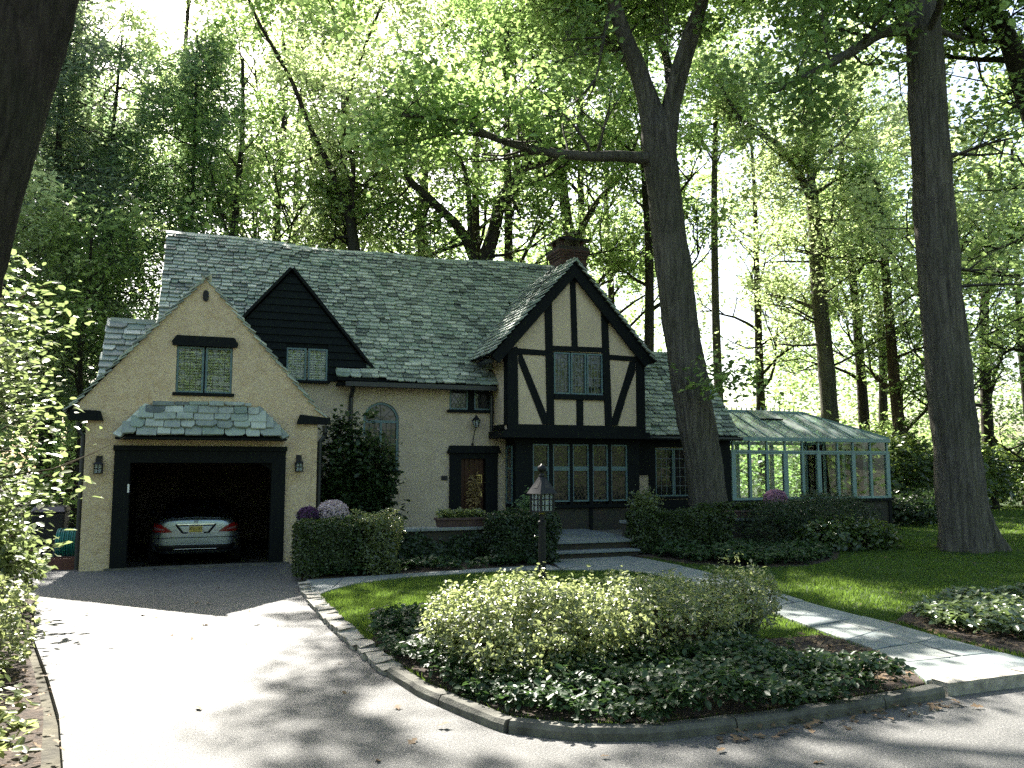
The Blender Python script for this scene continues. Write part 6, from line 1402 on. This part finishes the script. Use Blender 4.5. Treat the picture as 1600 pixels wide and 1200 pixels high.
o, k = t.finish('andromeda_shrub', (2.85, 17.1, 0.3), 'tall dark evergreen shrub growing against the wall beside the arched window', cat='shrub', per=9, size=0.11, sig=(0.10, 0.10, 0.07), leaf='leaf_dark', shape='oval', bark_='twig', free=True)
P_, _ = shell_points(2.2, 3.5, 16.6, 17.5, 0.32, 1.5, 6000, np.random.default_rng(402), 0.1, 0.4)
f = link('lower_foliage', leaves('lower_foliage', P_, 0.1, np.random.default_rng(403), 'oval', 0.8, 'leaf_dark')); keep_place(f, o)
# rhododendrons and bushes at the wood's edge, right
mound('rhododendron', (21.0, 22.6, 0.9), (1.5, 1.2, 1.7), 4200, 'sunlit rhododendron right of the conservatory corner', 31, 'leaf_rhodo', 0.19, shell=0.5, lob=0.3)
mound('rhododendron', (23.5, 23.4, 1.0), (1.6, 1.2, 1.8), 4000, 'rhododendron half hidden behind the thick lawn oak', 32, 'leaf_rhodo', 0.19, shell=0.5, lob=0.3)
mound('low_bush', (19.9, 19.6, 0.25), (1.2, 0.8, 0.6), 2600, 'low dark bush on the lawn edge beside the conservatory base', 33, 'leaf_dark', 0.12, shell=0.5)
mound('low_bush', (21.8, 20.6, 0.3), (1.3, 0.8, 0.7), 2400, 'low dark bush beside the thick oak at the lawn edge', 34, 'leaf_dark', 0.12, shell=0.5)
for i, (x, y, r_) in enumerate(((27, 24.5, 1.6), (30, 25.6, 1.7), (33.5, 26.4, 1.9), (37, 27, 2.0))):
    mound('rhododendron', (x, y, 0.9), (r_, 1.3, 1.7), 2600, ['first', 'second', 'third', 'last'][i] + ' dark rhododendron from the thick oak along the far lawn edge', 35 + i, 'leaf_rhodo', 0.2, shell=0.5, lob=0.3, group='rhododendrons along the far lawn edge')
# bushes at the left of the drive
mound('azalea_shrub', (-2.1, 8.3, 0.35), (0.7, 0.9, 0.66), 6000, 'sunlit shrub along the left edge of the drive', 41, 'leaf_azalea', 0.05, cat='shrub', shell=0.6, stems=20, lob=0.3)
mound('azalea_shrub', (-1.72, 6.3, 0.25), (0.45, 0.6, 0.5), 2400, 'near shrub in the lower left corner beside the drive', 42, 'leaf_azalea', 0.06, cat='shrub', shell=0.6, stems=18, lob=0.3)
mound('azalea_shrub', (-2.75, 12.0, 0.5), (0.75, 1.2, 0.75), 5200, 'broad leafy shrub where the drive meets the fence', 43, 'leaf_maple', 0.10, cat='shrub', shell=0.6, stems=14, lob=0.3)
# maple boughs hanging in from the left
t = Tree(411)
q, rad = t.stem([(-4.1, 11.4, 0), (-4.0, 11.4, 1.2), (-3.85, 11.3, 2.4), (-3.75, 11.3, 3.6), (-3.75, 11.2, 5.0)], 0.1, 0.04, 8, 5, 0.3)
for z, dx, dy, l in ((1.2, 1, 0.1, 1.5), (1.5, 1, -0.3, 1.6), (1.6, 0.9, 0.5, 1.5), (2.1, 1, 0.1, 1.7), (2.5, 1, 0.4, 1.5), (2.4, 1, -0.3, 1.5), (3.0, 1, 0.1, 1.3), (3.3, .8, -.5, 1.3), (3.6, .8, 0.4, 1.2), (4.2, 0.5, 0.3, 1.2), (1.8, 0.3, -1, 1.4), (2.8, 0.2, 1, 1.4), (4.6, 0.2, -0.6, 1.1), (1.4, 0.9, 0.9, 1.5)):
    j = min(len(q) - 1, int(len(q) * z / 5.2)); t.grow(q[j], (dx, dy, 0.12), l, 0.03, 2, 0.6, 0.02, 3)
t.tips = [p for p in t.tips if p.x < -1.62]
o, k = t.finish('maple_tree', (-4.1, 11.4, 0), 'small bright leaved maple reaching in beside the garage at the left', per=5, size=0.12, sig=(0.17, 0.17, 0.08), leaf='leaf_maple', shape='oval', tilt=0.35, bark_='twig'); tot += k

# flowers in pots
def mum(x, y, z, r_, potr, poth, mat, label, seed):
    rg = np.random.default_rng(seed); o = empty('potted_mum', (x, y, z), label, 'flowers', 'potted chrysanthemums')
    q = MB().lathe((0, 0, 0), [(potr * .7, 0), (potr * .95, poth * .85), (potr * 1.08, poth * .86), (potr * 1.08, poth), (potr * .9, poth), (potr * .85, poth * .9)], 18).build('pot', 'terracotta'); q.parent = o
    k = int(2600 * (r_ / 0.2) ** 2); d = rg.normal(0, 1, (k, 3)); d /= np.linalg.norm(d, axis=1, keepdims=True); d[:, 2] = np.where(d[:, 2] < -0.35, -d[:, 2], d[:, 2])
    P = d * r_ * np.array([1, 1, 0.85]) * (1 - rg.beta(1, 4, k)[:, None] * 0.3) * (1 + 0.05 * np.sin(d[:, 0:1] * 14 + d[:, 1:2] * 17)) + np.array([0, 0, poth + r_ * 0.5])
    f = link('blooms', leaves('blooms', P, 0.032, rg, 'oval', 0.8, mat, up=d)); f.parent = o
    d2 = d[:700]; P = d2 * r_ * 0.85 * np.array([1, 1, 0.8]) + np.array([0, 0, poth + r_ * 0.42]); f = link('leaves', leaves('leaves', P, 0.06, rg, 'oval', 0.6, 'leaf_dark', up=d2)); f.parent = o
mum(1.66, 14.62, 0.06, 0.18, 0.16, 0.82, 'mum_purple', 'purple chrysanthemum in a pot beside the garage corner', 51)
mum(2.08, 14.66, 0.06, 0.27, 0.2, 0.80, 'mum_white', 'round pale pink white chrysanthemum right of the purple one', 52)
mum(12.14, 15.68, 0.68, 0.26, 0.16, 0.26, 'mum_pink', 'pink chrysanthemum on the wall in front of the conservatory', 53)
def greenery(parent, hx, hy, z, k, seed, leaf='leaf_box', size=0.07, h=0.16, name='greenery'):
    rg = np.random.default_rng(seed); P = np.stack([rg.uniform(-hx, hx, k), rg.uniform(-hy, hy, k), z + rg.beta(1.2, 1.6, k) * h], 1); f = link(name, leaves(name, P, size, rg, 'oval', 0.8, leaf)); f.parent = parent
greenery(TR1, 0.44, 0.13, 0.15, 1300, 61, 'leaf_azalea', 0.06, 0.17); greenery(TR2, 0.76, 0.14, 0.15, 1800, 62, 'leaf_box', 0.06, 0.2)
def pot_plant(x, y, z, label, seed, hh=0.5, leaf='leaf_azalea'):
    o = empty('potted_plant', (x, y, z), label, 'plant')
    q = MB().lathe((0, 0, 0), [(0.14, 0), (0.2, 0.28), (0.225, 0.29), (0.225, 0.34), (0.19, 0.34), (0.18, 0.3)], 18).build('pot', 'terracotta'); q.parent = o
    rg = np.random.default_rng(seed); k = 900; d = rg.normal(0, 1, (k, 3)); P = d * np.array([0.16, 0.16, 0.13]) + np.array([0, 0, 0.34 + hh * 0.4]); P = P[P[:, 2] > 0.3]; f = link('foliage', leaves('foliage', P, 0.07, rg, 'oval', 0.9, leaf)); f.parent = o
pot_plant(9.05, 16.2, 0.35, 'feathery potted plant beside the steps under the bay window', 71, 0.8); pot_plant(6.55, 16.4, 0.35, 'bluish potted plant on the terrace behind the lamp post', 72, 0.75, 'leaf_blue')
# dried bunch on the front door
BQ = empty('door_bouquet', (5.88, MW + 0.03, 1.25), 'dried flower bunch hanging on the brown front door', 'bouquet'); rg = np.random.default_rng(73)
k = 420; P = np.stack([rg.normal(0.02, .07, k), rg.uniform(-0.06, 0.02, k), rg.normal(0, .17, k)], 1); f = link('dried_stalks', leaves('dried_stalks', P, 0.13, rg, 'needle', 1.3, 'dried_flower')); f.parent = BQ
P = np.stack([rg.normal(0.0, .06, 120), rg.uniform(-0.08, -0.02, 120), rg.normal(-.05, .1, 120)], 1); f = link('dried_heads', leaves('dried_heads', P, 0.06, rg, 'oval', 0.9, 'dried_flower')); f.parent = BQ

# ground cover
def cover(name, poly, label, seed, dens, size, leaf='leaf_cover', z=0.07, hmax=0.2, avoid=None, patch_=0.0, shape='oval'):
    rg = np.random.default_rng(seed); A = np.array(poly); lo, hi = A.min(0), A.max(0); k = int((hi - lo).prod() * dens)
    C_ = np.stack([rg.uniform(lo[0], hi[0], k), rg.uniform(lo[1], hi[1], k)], 1); C_ = C_[inside(C_, poly)]
    if avoid is not None: C_ = C_[~avoid(C_)]
    if patch_: C_ = C_[(np.sin(C_[:, 0] * 2.1 + 1) * np.sin(C_[:, 1] * 2.7) + rg.normal(0, .35, len(C_))) > patch_ - 1]
    hh = hmax * (0.55 + 0.3 * np.sin(C_[:, 0] * 4.1) * np.sin(C_[:, 1] * 3.7 + 1) + rg.normal(0, .14, len(C_)))
    per = 6; az = rg.uniform(0, 6.28, len(C_) * per); Cc = np.repeat(np.column_stack([C_, z + np.maximum(0.01, hh)]), per, 0)
    P = Cc + np.stack([np.cos(az) * 0.012, np.sin(az) * 0.012, rg.normal(0, .015, len(az))], 1)
    D = np.stack([np.cos(az) * 0.45, np.sin(az) * 0.45, np.ones(len(az))], 1)
    o = link(name, leaves(name, P, size, rg, shape, 0.28, leaf, up=D)); setp(o, label, 'ground cover', kind='stuff')
def edge_avoid(C_): return C_[:, 0] + 0.12 * (C_[:, 1] - 5) + 0.12 * np.sin(C_[:, 1] * 7) > 5.15
bf2 = [(1.6, 8.55), (1.95, 9.6), (2.5, 9.15), (3.3, 8.25), (4.4, 7.5), (5.3, 7.15), (6.0, 7.1), (5.9, 6.35), (5.7, 5.7), (5.45, 5.2), (5.2, 5.1), (4.47, 5.02), (3.69, 4.99), (2.9, 5.05), (2.44, 5.24), (2.06, 5.56), (1.92, 6.02), (1.75, 6.6), (1.65, 7.34)]
cover('ground_cover', bf2, 'dark glossy ground cover filling the front bed inside the kerb', 81, 520, 0.056, avoid=edge_avoid, hmax=0.24)
cover('ground_cover', [(7.6, 7.5), (7.45, 6.6), (8.0, 5.7), (9.5, 5.1), (12, 5.1), (12.8, 7.2), (10.4, 8.2), (8.9, 8.2), (8.0, 7.8)], 'sunlit pale ground cover in the bed right of the front path', 82, 260, 0.08, 'leaf_cover_sunlit', hmax=0.2)
cover('ground_cover', [(8.2, 14.3), (8.35, 13.2), (8.95, 12.3), (10.0, 12.2), (11.2, 12.9), (12.3, 14.2), (11, 14.9), (8.4, 14.6)], 'ground cover between hedge and lawn right of the path', 83, 210, 0.09, hmax=0.24)
cover('ground_cover', [(1.75, 13.45), (2.1, 13.4), (3.16, 13.62), (4.54, 13.78), (5.7, 13.9), (5.9, 14.3), (3.0, 14.9), (3.0, 13.8), (1.8, 13.6)], 'ground cover along the foot of the terrace wall', 84, 170, 0.085, hmax=0.16, patch_=0.9)
cover('ground_cover', [(-2.2, 13.0), (-1.8, 10.0), (-1.42, 8.4), (-1.12, 7.0), (-0.95, 5.8), (-0.85, 4.6), (-2.2, 4.4), (-3.6, 8), (-3.4, 14)], 'thin ground cover in the bed along the left of the drive', 85, 60, 0.075, 'leaf_azalea', hmax=0.14, patch_=0.9)

# grass
def grass(name, poly, label, seed, dens, h, wdt, avoid=()):
    rg = np.random.default_rng(seed); A = np.array(poly); lo, hi = A.min(0), A.max(0); lo = np.maximum(lo, [-5, 4]); hi = np.minimum(hi, [34, 30]); k = int((hi - lo).prod() * dens)
    C_ = np.stack([rg.uniform(lo[0], hi[0], k), rg.uniform(lo[1], hi[1], k)], 1); C_ = C_[inside(C_, poly)]
    for a in avoid: C_ = C_[~inside(C_, a)]
    d = np.linalg.norm(C_, axis=1); C_ = C_[rg.random(len(C_)) < np.minimum(1, (11.0 / d) ** 2.2)]; d = np.linalg.norm(C_, axis=1); k = len(C_)
    sc_ = np.maximum(1, d / 11.0); az = rg.uniform(0, 6.28, k); hh = h * rg.uniform(0.5, 1.25, k) * (1 + 0.25 * np.sin(C_[:, 0] * 3) * np.sin(C_[:, 1] * 2.6)); ww = wdt * sc_
    b = np.column_stack([C_, np.full(k, 0.045)]); s = np.stack([np.cos(az) * ww, np.sin(az) * ww, np.zeros(k)], 1); ln = rg.normal(0, 0.45, (k, 2)) * hh[:, None]
    V = np.stack([b - s, b + s, b + np.column_stack([ln, hh])], 1).reshape(-1, 3)
    o = link(name, mesh_np(name, V, np.arange(k * 3).reshape(-1, 3), 'grass')); setp(o, label, 'grass', kind='stuff')
grass('grass', island, 'short mown grass on the small lawn inside the kerb', 91, 4600, 0.05, 0.006, [bed_front])
grass('grass', right_lawn, 'mown grass of the wide lawn right of the path', 92, 2300, 0.055, 0.0075, [bed_right, bed_mid])

# fallen leaves
def litter(name, poly, k, label, seed, z, size=0.09, mat='dead_leaf', kind='stuff'):
    rg = np.random.default_rng(seed); A = np.array(poly); lo, hi = A.min(0), A.max(0); C_ = np.stack([rg.uniform(lo[0], hi[0], k), rg.uniform(lo[1], hi[1], k)], 1); C_ = C_[inside(C_, poly)]
    o = link(name, leaves(name, np.column_stack([C_, np.full(len(C_), z) + rg.uniform(0.004, 0.02, len(C_))]), size, rg, 'oak', 0.25, mat)); setp(o, label, 'leaf litter', kind=kind)
litter('leaf_litter', [(4.9, 7.0), (6.0, 7.1), (5.9, 6.3), (5.7, 5.7), (5.4, 5.3), (4.9, 5.25), (4.6, 6.0)], 620, 'brown leaf litter on the bare corner of the front bed', 95, 0.08, 0.07)
litter('leaf_litter', [(7.1, 7.5), (7.1, 5.3), (7.9, 5.2), (7.9, 7.2)], 260, 'brown leaf litter beside the path at the sunny bed', 96, 0.075, 0.07)
litter('leaf_litter', [(3.2, 4.94), (5.5, 5.1), (5.5, 4.85), (3.2, 4.72)], 130, 'dry leaves gathered in the gutter below the front kerb', 97, 0.002, 0.07)
litter('leaf_litter', [(-1.3, 8.4), (-0.95, 7.0), (-0.75, 5.8), (-0.6, 4.4), (-2, 4.4), (-2.6, 8.4)], 420, 'brown leaf litter under the shrubs left of the drive', 98, 0.055, 0.07)
litter('leaf_litter', right_lawn, 700, 'scattered fallen leaves on the right lawn', 99, 0.085, 0.08)
rg = np.random.default_rng(120); LM = [leaves('fallen_leaf', np.zeros((1, 3)), 0.085, rg, 'oak', 0.2, 'dead_leaf') for _ in range(5)]
n_ = 0
while n_ < 44:
    x, y = rnd.uniform(-1.4, 5.6), rnd.uniform(3.9, 15.5)
    if not inside(np.array([[x, y]]), drive_poly)[0] or (x < 1.2 and y < 10 and rnd.random() < 0.5): continue
    o = bpy.data.objects.new('fallen_leaf', LM[n_ % 5]); COL.objects.link(o); o.location = (x, y, 0.018); o.rotation_euler = (rnd.uniform(-.25, .25), rnd.uniform(-.25, .25), rnd.uniform(0, 6.3)); o.scale = (rnd.uniform(.6, 1.2),) * 3
    setp(o, 'dry curled oak leaf lying on the asphalt drive', 'leaf', 'fallen leaves on the drive'); n_ += 1

# the wood across the road, behind the camera: it greens the light on the house front and shows in its windows
rg = np.random.default_rng(130); nc = 2200
ang = rg.uniform(math.radians(175), math.radians(365), nc); rr = rg.uniform(20, 32, nc); cz = rg.beta(1.1, 1.3, nc) * 19
C_ = np.stack([4 + rr * np.cos(ang), 2 + rr * np.sin(ang), cz], 1); P = np.repeat(C_, 22, 0) + rg.normal(0, 1, (nc * 22, 3)) * np.array([0.9, 0.9, 0.6]); P = P[P[:, 2] > 0.05]
o = link('road_wood', leaves('road_wood', P, 0.45, rg, 'tri', 0.7, 'leaf_wood')); setp(o, 'green wood on the other side of the road', 'wood', kind='stuff')

rg = np.random.default_rng(131); k = 2600; P = np.stack([rg.uniform(2.9, 5.0, k), 14.93 - rg.beta(1, 3, k) * 0.08, 0.05 + rg.beta(1.2, 1.6, k) * 0.62], 1); P = P[(np.sin(P[:, 0] * 5) * 0.12 + P[:, 2] + rg.normal(0, .08, len(P))) < 0.5]
o = link('wall_ivy', leaves('wall_ivy', P, 0.08, rg, 'oval', 0.5, 'leaf_dark', up=np.tile(np.array([[0, -1.0, 0.3]]), (len(P), 1)))); setp(o, 'dark ivy creeping up the terrace wall', 'ivy', kind='stuff')

print('triangles', sum(sum(len(p.vertices) - 2 for p in me.polygons) if len(me.polygons) < 2000 else sum(1 for _ in range(0)) + len(me.loops) - 2 * len(me.polygons) for me in bpy.data.meshes))
